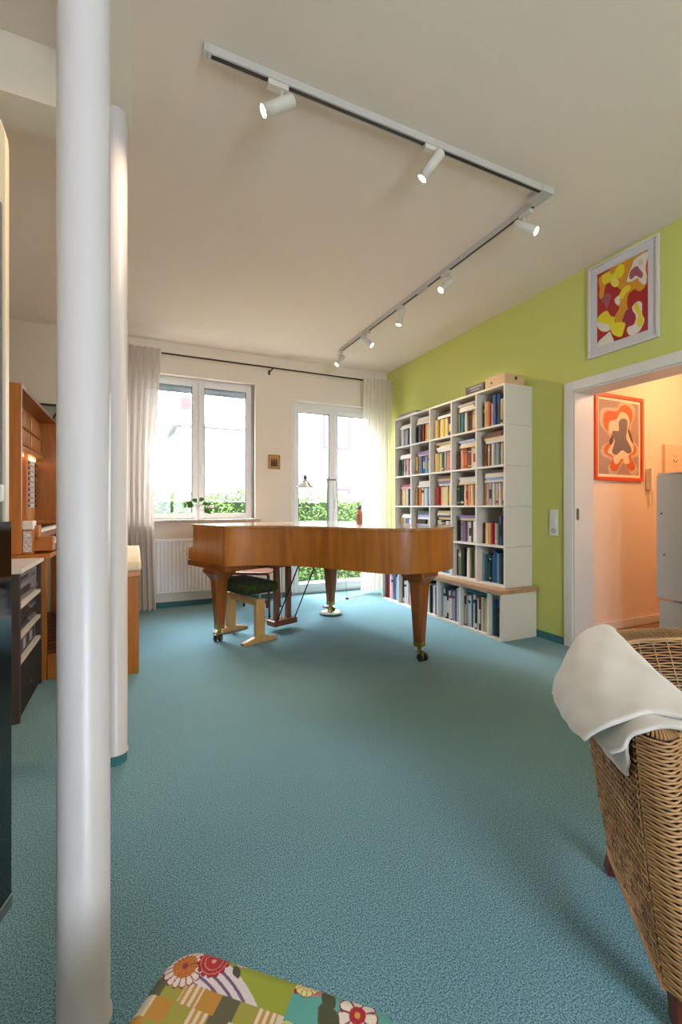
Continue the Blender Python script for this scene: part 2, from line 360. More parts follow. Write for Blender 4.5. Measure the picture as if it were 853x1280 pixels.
# ------------------------------------------------------------------ pictures
def framed(name, label, cat, O, U, V, N, fw, depth, mfw, fcol, mcol, fn, nu, nv, frough=.4):
    """O lower-left corner on the wall, U width vec, V height vec, N normal into the room"""
    O, U, V, N = map(Vector, (O, U, V, N)); u = U.normalized(); v = V.normalized(); W, H = U.length, V.length
    t = thing(name, O, label, cat)
    M = Matrix((( *[u[0], v[0], N[0]], O[0]), (u[1], v[1], N[1], O[1]), (u[2], v[2], N[2], O[2]), (0, 0, 0, 1)))
    b = MB(); e = .0015
    b.box(0, fw, 0, H, e, depth, M).box(W - fw, W, 0, H, e, depth, M).box(fw, W - fw, 0, fw, e, depth, M).box(fw, W - fw, H - fw, H, e, depth, M)
    b.build('frame', fcol, t, bevel=.002)
    MB().box(fw, W - fw, fw, H - fw, e, depth * .45, M).build('mount', mcol, t)
    P = lambda x, y, z: M @ Vector((x, y, z))
    g = fw + mfw
    o = P(g, g, depth * .45 + .001)
    paint('print', attr_mat('print_' + name, .55), o, P(W - g, g, depth * .45 + .001) - o, P(g, H - g, depth * .45 + .001) - o, nu, nv, fn, t)
    return t
def painter(layers, bgc):
    polys = [(smooth_poly(p), c) for p, c in layers]
    bbs = [(min(q[0] for q in p), max(q[0] for q in p), min(q[1] for q in p), max(q[1] for q in p)) for p, c in polys]
    def fn(u, v):
        r = bgc
        for (p, c), b in zip(polys, bbs):
            if b[0] <= u <= b[1] and b[2] <= v <= b[3] and inside(p, u, v): r = c
        return r
    return fn
def c1(p):   # chart coordinates of the upper abstract picture
    out = []
    for x, y in p:
        u = (x - 148) / 492; top = 490 - 245 * u; bot = 1110 - 170 * u; out.append((u ** .9 if u > 0 else u, 1 - (y - top) / (bot - top)))
    return out
def ring(cx, cy, r, n=10): return [(cx + r * math.cos(6.283 * i / n), cy + r * math.sin(6.283 * i / n)) for i in range(n)]
RED, OCH, YEL, WHT, MAU = (168, 34, 26), (208, 144, 32), (224, 204, 36), (226, 214, 200), (160, 84, 92)
L1 = [([(560, 290), (640, 245), (650, 480), (620, 560), (520, 600), (470, 560), (480, 340)], (196, 96, 24)),
      ([(160, 520), (240, 460), (330, 400), (470, 330), (600, 262), (560, 330), (480, 370), (470, 430), (430, 520), (540, 505), (612, 560), (560, 610), (510, 590), (450, 570), (380, 610), (340, 590), (250, 560), (215, 600), (200, 680), (165, 690), (165, 600)], OCH),
      ([(190, 500), (250, 465), (290, 480), (350, 400), (400, 395), (405, 450), (370, 505), (300, 520), (240, 560), (200, 570)], YEL),
      (ring(312, 550, 40), (226, 206, 90)),
      ([(430, 530), (470, 420), (500, 350), (560, 305), (630, 262), (645, 290), (615, 400), (628, 480), (612, 550), (560, 530), (540, 500), (480, 530)], WHT),
      ([(455, 500), (470, 440), (530, 395), (560, 420), (592, 460), (570, 498), (520, 480), (480, 512)], MAU), (ring(568, 362, 26), (210, 190, 184)),
      ([(345, 680), (400, 590), (460, 558), (505, 590), (450, 640), (432, 720), (440, 790), (380, 885), (325, 890), (312, 840), (350, 780), (350, 720)], OCH),
      ([(352, 660), (400, 590), (450, 565), (470, 590), (420, 640), (385, 690)], YEL),
      ([(180, 710), (230, 650), (275, 660), (262, 712), (232, 780), (210, 740)], MAU), ([(308, 705), (350, 660), (366, 700), (345, 745)], WHT),
      ([(390, 860), (430, 780), (490, 800), (510, 860), (460, 900), (400, 890)], (150, 40, 60)),
      ([(148, 870), (185, 820), (235, 798), (270, 840), (310, 850), (315, 890), (410, 890), (400, 960), (370, 1012), (300, 1000), (260, 960), (190, 975), (152, 940)], YEL),
      ([(150, 900), (185, 900), (262, 925), (250, 968), (190, 975), (155, 940)], WHT),
      ([(490, 740), (540, 700), (580, 710), (582, 800), (605, 860), (560, 950), (480, 998), (438, 975), (440, 930), (500, 900), (522, 830), (490, 780)], WHT),
      ([(498, 750), (535, 715), (565, 780), (597, 860), (560, 920), (528, 880), (540, 820)], YEL),
      ([(140, 1115), (160, 1060), (215, 1010), (262, 975), (282, 1010), (300, 1060), (240, 1100), (180, 1125)], WHT)]
framed('framed_abstract_painting', 'white framed abstract print of red, yellow and white blobs above the doorway', 'picture',
       (XR, 2.315, 2.252), (0, -.512, 0), (0, 0, .692), (-1, 0, 0), .018, .022, .055, mat('pale_frame', (214, 208, 204), .4), mat('grey_mount', (206, 202, 204), .8),
       painter([(c1(p), c) for p, c in L1], RED), 130, 190)
def c2(p):
    out = []
    for x, y in p:
        u = (x - 122) / 336; top = 140 + 35 * u; bot = 775 + 8 * u; out.append((u, 1 - (y - top) / (bot - top)))
    return out
OR = [(300, 200), (345, 185), (395, 225), (402, 290), (372, 400), (400, 490), (437, 550), (425, 600), (390, 620), (425, 700), (412, 742), (370, 735), (320, 655), (270, 745), (225, 742), (213, 690), (235, 640), (172, 600), (172, 540), (225, 490), (215, 440), (163, 370), (163, 270), (200, 240), (270, 240)]
CR = [(320, 245), (360, 270), (378, 330), (362, 400), (385, 480), (412, 530), (405, 585), (368, 615), (378, 675), (340, 685), (315, 640), (272, 690), (248, 675), (235, 620), (193, 590), (215, 540), (240, 500), (235, 450), (200, 410), (212, 330), (265, 310), (290, 260)]
GR = [(325, 298), (358, 320), (356, 400), (352, 470), (392, 550), (388, 592), (350, 592), (315, 570), (265, 612), (230, 590), (240, 540), (250, 490), (230, 440), (238, 408), (285, 405), (285, 330)]
fn2 = painter([(c2([(300 + (x - 300) * 1.2, 470 + (y - 470) * 1.12) for x, y in OR]), (196, 170, 140)), (c2(OR), (206, 92, 34)), (c2([(205, 500), (240, 440), (262, 500), (235, 545)]), (92, 62, 44)), (c2([(362, 400), (380, 400), (410, 500), (380, 500)]), (92, 62, 44)), (c2(CR), (232, 196, 166)), (c2(GR), (112, 98, 100))], (168, 132, 118))
framed('framed_abstract_picture', 'orange framed picture of a grey shape in orange rings, on the hall wall', 'picture',
       (3.715, HY1, 1.363), (.685, 0, 0), (0, 0, .787), (0, -1, 0), .032, .024, .025, mat('orange_frame', (222, 76, 20), .4), mat('cream_mount', (246, 226, 200), .8), fn2, 120, 160)
def fn3(u, v):
    base = (176, 132, 62)
    for cx, r in ((.25, .10), (.5, .13), (.75, .10)):
        if abs(u - cx) < r and .12 < v < .62: base = (46, 34, 28) if abs(u - cx) > r * .35 or v < .4 else (120, 40, 24)
        if (u - cx) ** 2 + ((v - .7)) ** 2 < .006: base = (86, 56, 36)
    if u < .06 or u > .94 or v < .06 or v > .94: base = (206, 168, 90)
    return base
framed('small_icon_picture', 'tiny golden icon picture of three dark figures between window and garden door', 'picture',
       (1.487, YB, 1.59), (.148, 0, 0), (0, 0, .175), (0, -1, 0), .014, .02, .004, mat('gilt_frame', (170, 122, 56), .4), MC['gilt_frame'], fn3, 40, 48)

# smiley panel, intercom in hall
t = thing('wall_panel', (4.729, HY1, 1.35), 'pale wooden meter cover with a pencilled smiley on the hall wall', 'panel')
bx(4.73, 5.14, HY1 - .03, HY1 - .001, 1.33, 1.742).build('cover', mat('pale_panel', (236, 200, 164), .6), t, bevel=.004)
b = MB(); M_pencil = mat('pencil_grey', (90, 74, 62), .7); yy = HY1 - .0315
sx, sz = 4.895, 1.60
b.tube([(sx + .032 * math.cos(a), yy, sz + .03 * math.sin(a)) for a in [math.pi * (1.08 + .84 * i / 12) for i in range(13)]], .0035, 6)
for ex in (-.02, .02): b.cyl((sx + ex, yy + .001, sz + .028), (sx + ex, yy - .001, sz + .028), .005, n=10)
b.cyl((sx, yy + .001, sz + .006), (sx, yy - .001, sz + .006), .004, n=8)
b.build('smiley_drawing', M_pencil, t)
t = thing('intercom', (4.49, HY1, 1.30), 'cream wall intercom handset with curled cord beside the orange picture', 'intercom')
M_int = mat('intercom_plastic', (250, 240, 228), .4)
bx(4.465, 4.535, HY1 - .03, HY1 - .001, 1.29, 1.49).build('body', M_int, t, bevel=.005)
MB().box(4.462, 4.495, HY1 - .06, HY1 - .031, 1.285, 1.495).build('handset', mat('intercom_shade', (244, 230, 214), .4), t, bevel=.008)
MB().tube([(4.515 + .013 * math.cos(i * .9), HY1 - .03 + .012 * math.sin(i * .9), 1.285 - .002 * i) for i in range(70)], .0028, 5).build('cord', M_int, t)

# hall cabinet
t = thing('hall_cabinet', (3.75, 1.7, 0), 'tall white two-part cabinet standing in the hall doorway', 'cabinet')
M_cab = mat('cabinet_white', (214, 216, 220), .35)
cb = bx(3.77, 4.15, 1.35, 2.06, .40, 1.375).build('upper_body', M_cab, t, bevel=.004)
bx(3.752, 3.769, 1.36, 2.16, .405, 1.37).build('upper_door', M_cab, t, bevel=.003)
bx(3.77, 4.15, 1.35, 2.05, .0005, .395).build('lower_body', M_cab, t, bevel=.004)
bx(3.754, 3.769, 1.36, 2.14, .04, .39).build('lower_door', M_cab, t, bevel=.003)
for yy, zz in ((2.12, 1.07), (2.10, .75)): MB().cyl((3.751, yy, zz), (3.742, yy, zz), .006, n=12).build('screw_cap', M_gasket, t)
bx(3.76, 4.15, 1.35, 2.155, 1.3755, 1.39).build('top_board', M_cab, t, bevel=.003)

# switch on green wall
t = thing('light_switch', (XR, 2.63, .9), 'white light switch plate with socket on the green wall beside the doorway', 'switch')
bx(XR - .010, XR - .0005, 2.592, 2.672, .882, 1.10).build('plate', M_lac, t, bevel=.003)
for z in (.965, 1.035): bx(XR - .014, XR - .0101, 2.604, 2.66, z + .003, z + .06).build('rocker', M_lac, t, bevel=.002)
MB().cyl((XR - .0101, 2.632, .924), (XR - .012, 2.632, .924), .024, n=20).build('socket', mat('socket_shade', (200, 196, 190), .4), t)

# ------------------------------------------------------------------ radiator
t = thing('radiator', (.6, 5.28, .17), 'white ribbed panel radiator under the left window', 'radiator')
b = MB(); b.box(.0, 1.24, 5.262, 5.32, .185, .755)
bx(.0, 1.24, 5.266, 5.32, .185, .745).build('panel', M_lac, t)
b = MB()
for i in range(31):
    x = .012 + i * .04; b.add([(x, 5.265, .20), (x + .008, 5.252, .20), (x + .022, 5.252, .20), (x + .03, 5.265, .20), (x, 5.265, .735), (x + .008, 5.252, .735), (x + .022, 5.252, .735), (x + .03, 5.265, .735)], [(0, 1, 5, 4), (1, 2, 6, 5), (2, 3, 7, 6), (0, 3, 2, 1), (4, 5, 6, 7)])
b.build('ribs', M_lac, t)['kind'] = 'stuff'
MB().box(-.004, 1.244, 5.248, 5.33, .746, .772).build('top_grille', M_lac, t, bevel=.004)
MB().box(-.004, 1.244, 5.25, 5.33, .172, .184).build('bottom_edge', M_lac, t, bevel=.003)
for xx in (.2, 1.0): bx(xx, xx + .04, 5.321, 5.3485, .3, .7).build('wall_bracket', M_lac, t)

# ------------------------------------------------------------------ curtains + rod
def curtain(name, label, topx, botx, z0, z1, y, folds, mt, amp=.03, mid=None):
    t = thing(name, ((topx[0] + topx[1]) / 2, y, z0), label, 'curtain')
    nu, nv = folds * 12 + 1, 30; b = MB(); b.smooth = True
    def P(i, j):
        u = i / (nu - 1); v = j / (nv - 1); e = v ** .8
        a = topx[0] * (1 - v) + botx[0] * v; c = topx[1] * (1 - v) + botx[1] * v
        if mid and v > 0: c += mid * math.sin(math.pi * v) ; 
        ph = u * folds * 2 * math.pi
        return Vector((a + (c - a) * (u + .012 * math.sin(ph * 2 + 3 * v)), y + amp * (.55 + .45 * e) * math.sin(ph + .5 * math.sin(3 * v + folds)) + .006 * math.sin(ph * .37 + v * 5), z1 - (z1 - z0) * v))
    b.grid(P, nu, nv); b.build('fabric', mt, t, smooth=True)
    return t
M_cur = cloth_mat('linen_curtain', (216, 204, 192), .27, .01); M_sheer = cloth_mat('sheer_curtain', (238, 230, 220), .5, .16)
curtain('curtain', 'long beige linen curtain hanging left of the window behind the pillar', (-.20, .262), (-.16, .205), .03, 2.815, 5.14, 7, M_cur, mid=-.045)
curtain('curtain', 'sheer white curtain hanging in the corner in front of the garden door', (2.70, 3.13), (2.66, 3.12), .03, 2.81, 5.14, 8, M_sheer)
t = thing('curtain_rod', (1.5, 5.20, 2.79), 'thin dark curtain rod across window and garden door', 'curtain rod')
M_rod = mat('dark_rod', (52, 48, 46), .4, metal=.6)
MB().cyl((-.24, 5.20, 2.79), (3.155, 5.20, 2.79), .0095, n=12).build('rod', M_rod, t)
MB().lathe([(.001, 0), (.016, .006), (.016, .014), (.001, .02)], (3.152, 5.20, 2.79), 16, Matrix(((0, 0, 1), (0, 1, 0), (-1, 0, 0)))).build('finial', M_rod, t)
for xx in (-.22, 1.5, 3.145):
    MB().box(xx - .008, xx + .008, 5.20, YB - .001, 2.772, 2.781).box(xx - .014, xx + .014, YB - .006, YB - .001, 2.745, 2.80).build('bracket', M_rod, t)
# mirror-like object behind organ
t = thing('wall_mirror', (-.80, YB, 1.6), 'dark framed mirror with arched inner frame behind the organ', 'mirror')
MB().box(-1.04, -.58, YB - .02, YB - .001, 2.145, 2.165).box(-1.04, -1.02, YB - .02, YB - .001, 1.3, 2.145).box(-.60, -.58, YB - .02, YB - .001, 1.3, 2.145).build('frame', M_rod, t)
bx(-1.02, -.60, YB - .010, YB - .001, 1.3, 2.145).build('mirror_glass', mat('grey_mirror', (150, 156, 150), .12, metal=.8), t)
MB().tube([(-.66 + .09 * math.cos(a), YB - .016, 2.0 + .1 * math.sin(a)) for a in [math.pi * i / 14 for i in range(15)]], .008, 6).build('arch_trim', M_rod, t)

# ------------------------------------------------------------------ vase on sill
t = thing('flower_vase', (.655, 5.30, .981), 'small white vase with one pale rose and leaves on the window sill', 'vase')
MB().lathe([(.03, 0), (.032, .01), (.024, .05), (.022, .09), (.032, .125), (.036, .14), (.030, .138), (.02, .09)], (.655, 5.30, .9812), 24).build('vase', mat('porcelain', (240, 238, 236), .2), t)
M_leaf = mat('leaf_green', (70, 110, 50), .5, var=.3)
b = MB()
def leaf(b, p, d, L, W, up=Vector((0, 0, 1))):
    p = Vector(p); d = Vector(d).normalized(); s = d.cross(up).normalized(); n = s.cross(d)
    pts = []
    for a, wv, h in ((0, 0, 0), (.3, .42, .02), (.65, .36, .02), (1, 0, -.10)):
        pts.append(p + d * L * a + n * L * h)
        if wv: pts.append(p + d * L * a + s * W * wv); pts.append(p + d * L * a - s * W * wv)
    b.add(pts, [(0, 1, 2), (0, 2, 1)][:0] + [(0, 2, 1), (1, 2, 5, 4)][:0] + [(0, 1, 2), (1, 4, 5, 2), (4, 7, 5)] if False else [(0, 2, 1), (1, 3, 0), (1, 2, 5), (1, 5, 4), (1, 4, 6), (1, 6, 3), (4, 5, 7), (4, 7, 6)] if len(pts) == 8 else [(0, 1, 2)])
stems = MB(); vc = Vector((.655, 5.30, 1.10))
for k, (dx, dy, dz) in enumerate(((-.10, -.02, .09), (.08, -.03, .08), (.10, -.03, -.02), (-.03, .02, .12), (.04, .02, .14), (-.08, -.03, .05))):
    e = vc + Vector((dx, dy, dz)) * .6; stems.tube(spline([vc - Vector((0, 0, .06)), vc + Vector((dx * .2, dy * .2, dz * .5)), e], 4), .0025, 5)
    lf = MB(); lf.smooth = True; d = Vector((dx, dy, dz * .6)).normalized(); s = d.cross(Vector((0, 1, .2))).normalized()
    g = []
    for a in range(7):
        q = a / 6; wv = .026 * math.sin(math.pi * min(1, q * 1.02)) ** .7
        c_ = e + d * .085 * q + Vector((0, 0, -.03 * q * q)); g += [c_ - s * wv, c_ + Vector((0, -.004, 0)), c_ + s * wv]
    lf.add(g, [(3 * a + c_, 3 * a + c_ + 1, 3 * a + c_ + 4, 3 * a + c_ + 3) for a in range(6) for c_ in (0, 1)]); lf.build('leaf', M_leaf, t)
rc = vc + Vector((.145, -.02, .01)); stems.tube(spline([vc - Vector((0, 0, .06)), vc + Vector((.05, -.01, .05)), rc], 6), .0025, 5)
stems.build('stem', M_leaf, t)
b = MB(); b.smooth = True
for k in range(14):
    a = k * 2.4; r = .006 + .0019 * k; tilt = .3 + k * .06
    c_ = rc + Vector((r * math.cos(a), r * math.sin(a) * .8, .012 - .0012 * k)); n_ = Vector((math.cos(a), math.sin(a), 0)); s_ = Vector((-math.sin(a), math.cos(a), 0))
    g = [c_ + s_ * (x * .012 * (1 - .3 * abs(y - 1))) + n_ * (.004 * y + .003 * k * .1) + Vector((0, 0, .010 * y)) for y in (0, 1, 2) for x in (-1, 0, 1)]
    b.add(g, [(0, 1, 4, 3), (1, 2, 5, 4), (3, 4, 7, 6), (4, 5, 8, 7)])
b.build('rose_bloom', mat('rose_petal', (240, 208, 204), .7), t)

# ------------------------------------------------------------------ grand piano
A = Vector((.64, 3.852)); K = Vector((.9415, .337)); T = Vector((.337, -.9415))
def W(k, t, z=0): p = A + K * k + T * t; return Vector((p.x, p.y, z))
pt = thing('grand_piano', W(.65, .5, 0), 'honey coloured cherry wood grand piano with closed lid standing before the windows', 'piano')
K0, K1 = -.085, 1.385; ZB, ZT = .655, .952
side = [(-.085, .26)] + [tuple(p) for p in [(q.x, q.y) for q in spline([Vector((-.085, .26, 0)), Vector((-.04, .30, 0)), Vector((.14, .42, 0)), Vector((.30, .63, 0)), Vector((.39, .90, 0)), Vector((.44, 1.18, 0)), Vector((.50, 1.40, 0)), Vector((.62, 1.545, 0)), Vector((.84, 1.615, 0)), Vector((1.04, 1.60, 0)), Vector((1.22, 1.50, 0)), Vector((1.35, 1.32, 0)), Vector((1.385, 1.08, 0))], 8)]][1:]
outline = [(K0, -.28), (K0, 0)] + side + [(K1, -.28)]
def off(poly, d):
    n = len(poly); out = []
    for i in range(n):
        a, b_, c_ = poly[i - 1], poly[i], poly[(i + 1) % n]
        e1 = Vector((b_[0] - a[0], b_[1] - a[1])).normalized(); e2 = Vector((c_[0] - b_[0], c_[1] - b_[1])).normalized()
        n1 = Vector((e1.y, -e1.x)); n2 = Vector((e2.y, -e2.x)); m_ = (n1 + n2).normalized(); s = 1 / max(.4, m_.dot(n1))
        out.append((b_[0] - m_.x * d * s, b_[1] - m_.y * d * s))
    return out
area = sum(outline[i][0] * outline[(i + 1) % len(outline)][1] - outline[(i + 1) % len(outline)][0] * outline[i][1] for i in range(len(outline)))
sg = -1 if area < 0 else 1     # off() with positive d shrinks
def kt_prism(b, poly, z0, z1):
    vs = [W(k, t_, z) for z in (z0, z1) for k, t_ in poly]; n = len(poly)
    b.add(vs, [tuple(range(n)), tuple(range(n, 2 * n))[::-1]] + [(i, n + i, n + (i + 1) % n, (i + 1) % n) for i in range(n)]); return b
def flat_fix(o):
    bm = bmesh.new(); bm.from_mesh(o.data); bmesh.ops.recalc_face_normals(bm, faces=bm.faces); bm.to_mesh(o.data); bm.free(); return o
# rim: a bent wall following the outline, open at the front (t=-.28)
rimp = outline; inn = off(outline, .05 * sg)
b = MB(); n = len(rimp)
for i in range(n - 1):
    q = [rimp[i], rimp[i + 1], inn[i + 1], inn[i]]
    vs = [W(*p, z) for z in (ZB, ZT) for p in q]
    b.add(vs, [(0, 1, 5, 4), (2, 3, 7, 6), (0, 3, 2, 1), (4, 5, 6, 7)] + ([(0, 4, 7, 3)] if i == 0 else []) + ([(1, 2, 6, 5)] if i == n - 2 else []))
flat_fix(b.build('rim', M_piano, pt))
# smooth shading for the long bent side
rim = pt.children[0]
bm = bmesh.new(); bm.from_mesh(rim.data); bmesh.ops.remove_doubles(bm, verts=bm.verts, dist=.0004); bmesh.ops.recalc_face_normals(bm, faces=bm.faces)
for f in bm.faces: f.smooth = abs(f.normal.z) < .5
for e in bm.edges: e.smooth = not (len(e.link_faces) == 2 and e.link_faces[0].normal.angle(e.link_faces[1].normal, 0) > .6)
bm.to_mesh(rim.data); bm.free()
flat_fix(kt_prism(MB(), off(outline, .052 * sg), ZB + .03, ZB + .05).build('soundboard', M_piano_d, pt))
lid = off(outline, -.012 * sg); back = [p for p in lid if True]
LF = .06   # front flap / main lid seam
front = [(K0 - .012, -.29), (K0 - .012, LF), (K1 + .012, LF), (K1 + .012, -.29)]
main = [(K0 - .012, LF + .003)] + [p for p in lid if p[1] > LF + .02] + [(K1 + .012, LF + .003)]
M_lid = wood('cherry_lid', (148, 92, 42), (196, 134, 74), (16, 16, 1.6), .09, 1, 1.2)
flat_fix(kt_prism(MB(), front, ZT + .001, ZT + .021).build('lid_flap', M_lid, pt, bevel=.003))
flat_fix(kt_prism(MB(), main, ZT + .001, ZT + .021).build('main_lid', M_lid, pt, bevel=.003))
# hinge line: seam on rim at treble arm
flat_fix(MB().box(0, 1, 0, 1, 0, 1).build('tmp', M_piano, None)) if False else None
def kbox(k0, k1, t0, t1, z0, z1, b=None):
    b = b or MB(); vs = [W(k, t_, z) for z in (z0, z1) for t_ in (t0, t1) for k in (k0, k1)]
    return b.add(vs, [(0, 1, 3, 2), (4, 6, 7, 5), (0, 4, 5, 1), (2, 3, 7, 6), (0, 2, 6, 4), (1, 5, 7, 3)])
def kobj(name, args, m, bevel=.002, parent=None): return flat_fix(kbox(*args).build(name, m, parent or pt, bevel=bevel))
# arms (cheeks) with the stepped profile in front of the rim
def arm(k0, k1):
    prof = [(-.281, .951)] + [(-.281 - .004, .80)] + [(-.286 - .03 * (1 - math.cos(a)) / 1, .80 - .03 * math.sin(a)) for a in (.5, 1.0, 1.57)] + [(-.36, .762), (-.378, .745), (-.38, .66), (-.281, .66)]
    b = MB(); n = len(prof); vs = [W(k, t_, z) for k in (k0, k1) for t_, z in prof]
    b.add(vs, [tuple(range(n)), tuple(range(n, 2 * n))[::-1]] + [(i, (i + 1) % n, n + (i + 1) % n, n + i) for i in range(n)])
    return flat_fix(b.build('arm', M_piano, pt, bevel=.003))
arm(K0, K0 + .05); arm(K1 - .05, K1)
kobj('key_bed', (K0, K1, -.385, .27, .607, .6545), M_piano_d)
kobj('key_slip', (K0 + .05, K1 - .05, -.38, -.36, .655, .70), M_piano)
kobj('fallboard', (K0 + .051, K1 - .051, -.27, -.25, .70, .95), M_piano)
b = MB()
kobj('keyboard', (K0 + .10, K1 - .10, -.36, -.271, .656, .712), mat('ivory_keys', (240, 236, 224), .3))
b = MB()
for i in range(52):
    if i % 7 in (2, 6): continue
    k = K0 + .10 + (i + 1) * (K1 - K0 - .2) / 52; kbox(k - .006, k + .006, -.33, -.272, .7125, .722, b)
flat_fix(b.build('black_keys', M_black, pt))['kind'] = 'stuff'
kobj('rear_crossbar', (K0 + .28, K1 - .30, .275, .35, .625, .6545), M_black)
kobj('seam_strip', (K0 - .0025, K0 - .0003, .235, .243, .656, .95), M_piano_d, 0)
# frame beams beneath
for ks in (.35, .75, 1.1): kobj('brace', (ks, ks + .07, .36, 1.30 if ks > .5 else .62, .656, .70), M_piano_d)
def leg(k, t_, z_top, label=None, coaster=False, swing=(0, 0), flush=False, ztopplate=.655):
    zp = z_top
    lg = MB(); c_ = W(k, t_)
    def ringp(h, ch, z):
        pts = [(h, h - ch), (h - ch, h), (-(h - ch), h), (-h, h - ch), (-h, -(h - ch)), (-(h - ch), -h), (h - ch, -h), (h, -(h - ch))]
        return [W(k + x, t_ + y, z) for x, y in pts]
    rings = []
    z0 = .125
    prof = [(z0, .035, .012), (zp - .125, .0585, .018), (zp - .10, .060, .018), (zp - .08, .066, .016), (zp - .055, .082, .012), (zp - .035, .098, .008), (zp - .034, .100, .006), (zp, .100, .006)]
    for z, h, ch in prof: rings += ringp(h, ch, z)
    fs = [(j * 8 + i, j * 8 + (i + 1) % 8, (j + 1) * 8 + (i + 1) % 8, (j + 1) * 8 + i) for j in range(len(prof) - 1) for i in range(8)]
    fs += [tuple(range(8))[::-1], tuple(range(len(rings) - 8, len(rings)))]
    lg.add(rings, fs); lo = flat_fix(lg.build('leg', M_piano_d, pt, bevel=.001))
    zb0 = .02 if coaster else 0
    b = MB(); b.add(ringp(.037, .012, z0 - .022) + ringp(.038, .012, z0 + .012), [(i, (i + 1) % 8, 8 + (i + 1) % 8, 8 + i) for i in range(8)] + [tuple(range(8))[::-1], tuple(range(8, 16))])
    flat_fix(b.build('ferrule', M_brass, lo))
    cx, cy = W(k + swing[0], t_ + swing[1]).xy
    b = MB(); a0 = Vector((cx, cy)) - c_.xy
    d = (Vector((a0.x, a0.y, 0)).normalized() if a0.length > .001 else Vector((K.x, K.y, 0))); s = Vector((-d.y, d.x, 0))
    r = .029; wc = Vector((cx, cy, zb0 + r))
    b.cyl(c_ + Vector((0, 0, z0 - .022)), c_ + Vector((0, 0, zb0 + 2 * r + .008)), .016, n=12)
    b.cyl(c_ + Vector((0, 0, zb0 + 2 * r + .012)), c_ + Vector((0, 0, zb0 + 2 * r + .004)), .03, n=16)
    for q in (-.006, .0): b.box(-.006, .006, -.012, .012, -.03, .03, Matrix.Translation(wc + s * q + Vector((0, 0, .018))))
    b.build('caster_fork', M_brass, lo)
    for q in (-1, 1): MB().cyl(wc + s * q * .012, wc + s * q * .030, r, n=20).build('caster_wheel', mat('caster_rubber', (38, 34, 30), .4) if not coaster else M_brass, lo)
    return lo
leg(0.0, 0.02, .606, swing=(-.02, .015)); leg(.81, 1.475, .655, swing=(-.01, .035)); leg(1.30, 0.0, .606, coaster=True, swing=(0, .01))
# lyre
for kk in (.52, .655): kobj('lyre_post', (kk - .022, kk + .022, .09, .13, .10, .606), M_piano_r)
kobj('lyre_top', (.44, .73, .07, .15, .575, .6065), M_piano_r)
kobj('lyre_box', (.455, .72, .05, .17, .05, .10), M_piano_r, .006)
for kk in (.52, .585, .65):
    kobj('pedal', (kk - .012, kk + .012, -.07, .05, .062, .07), M_brass, .002)
    MB().cyl(W(kk, .11, .10), W(kk, .11, .60), .004, n=8).build('pedal_rod', M_steel, pt)
for kk in (.49, .69): MB().cyl(W(kk, .16, .095), W(kk + .06, .44, .70), .006, n=8).build('lyre_brace', M_black, pt)
# coaster
o = MB().lathe([(.02, 0), (.095, 0), (.118, .012), (.12, .024), (.112, .022), (.092, .012), (.001, .010)], W(1.30, 0.0, .001), 36).build('caster_cup', mat('glass_cup', (150, 154, 138), .1, spec=.8), None)
tag(o, 'round pale glass cup under the piano leg nearest the garden door', 'coaster')
o.location = (0, 0, 0)

# ------------------------------------------------------------------ piano stool (beech, green seat)
st = thing('piano_stool', W(.22, .07), 'beech piano stool with dark green velvet seat pushed under the piano', 'stool')
def srect(kc, tc_, hk, ht, z0, z1, name, m, bevel=.004, parent=None): return flat_fix(kbox(kc - hk, kc + hk, tc_ - ht, tc_ + ht, z0, z1).build(name, m, parent or st, bevel=bevel))
for tt in (.292, -.162):
    lg = srect(.215, tt, .043, .021, .05, .36, 'leg', M_beech, .004)
    b = MB(); pr = [(-.165, 0), (-.165, .022), (-.05, .05), (.05, .05), (.165, .022), (.165, 0)]
    vs = [W(.215 + k, tt + s, z + .0005) for s in (-.025, .025) for k, z in pr]; n = 6
    b.add(vs, [tuple(range(n)), tuple(range(n, 2 * n))[::-1]] + [(i, (i + 1) % n, n + (i + 1) % n, n + i) for i in range(n)])
    flat_fix(b.build('foot', M_beech, lg, bevel=.004))
    MB().cyl(W(.215, tt, .36), W(.215, tt, .408), .012, n=12).build('piston', M_steel, lg)
srect(.215, .065, .012, .205, .295, .355, 'stretcher', M_beech)
MB().cyl(W(.26, .29, .325), W(.285, .30, .325), .014, n=12).build('height_knob', M_redwood, st)
MB().cyl(W(.286, .30, .335), W(.286, .30, .275), .008, .012, n=8).build('height_lever', M_redwood, st)
srect(.215, .07, .15, .25, .408, .418, 'seat_plate', M_black, .003)
M_velvet = mat('green_velvet', (50, 60, 30), .95, spec=.1, sheen=.05, var=.25, vscale=25)
b = MB(); b.smooth = True
cs = [];
def rr(hk, ht, r, z, n=5):
    out = []
    for sx, sy, a0 in ((1, 1, 0), (-1, 1, 1), (-1, -1, 2), (1, -1, 3)):
        for i in range(n): a = (a0 + i / (n - 1)) * math.pi / 2; out.append(W(.215 + sx * (hk - r) + r * math.cos(a), .07 + sy * (ht - r) + r * math.sin(a), z))
    return out
rings = [rr(.15, .255, .02, .4185), rr(.168, .272, .03, .430), rr(.17, .275, .03, .472), rr(.162, .266, .03, .490), rr(.10, .2, .03, .497), rr(.001 + .03, .031, .03, .499)]
vs = sum(rings, []); n = 20
b.add(vs, [(j * n + i, j * n + (i + 1) % n, (j + 1) * n + (i + 1) % n, (j + 1) * n + i) for j in range(len(rings) - 1) for i in range(n)] + [tuple(range(n))[::-1], tuple(range(len(vs) - n, len(vs)))])
flat_fix(b.build('seat', M_velvet, st))
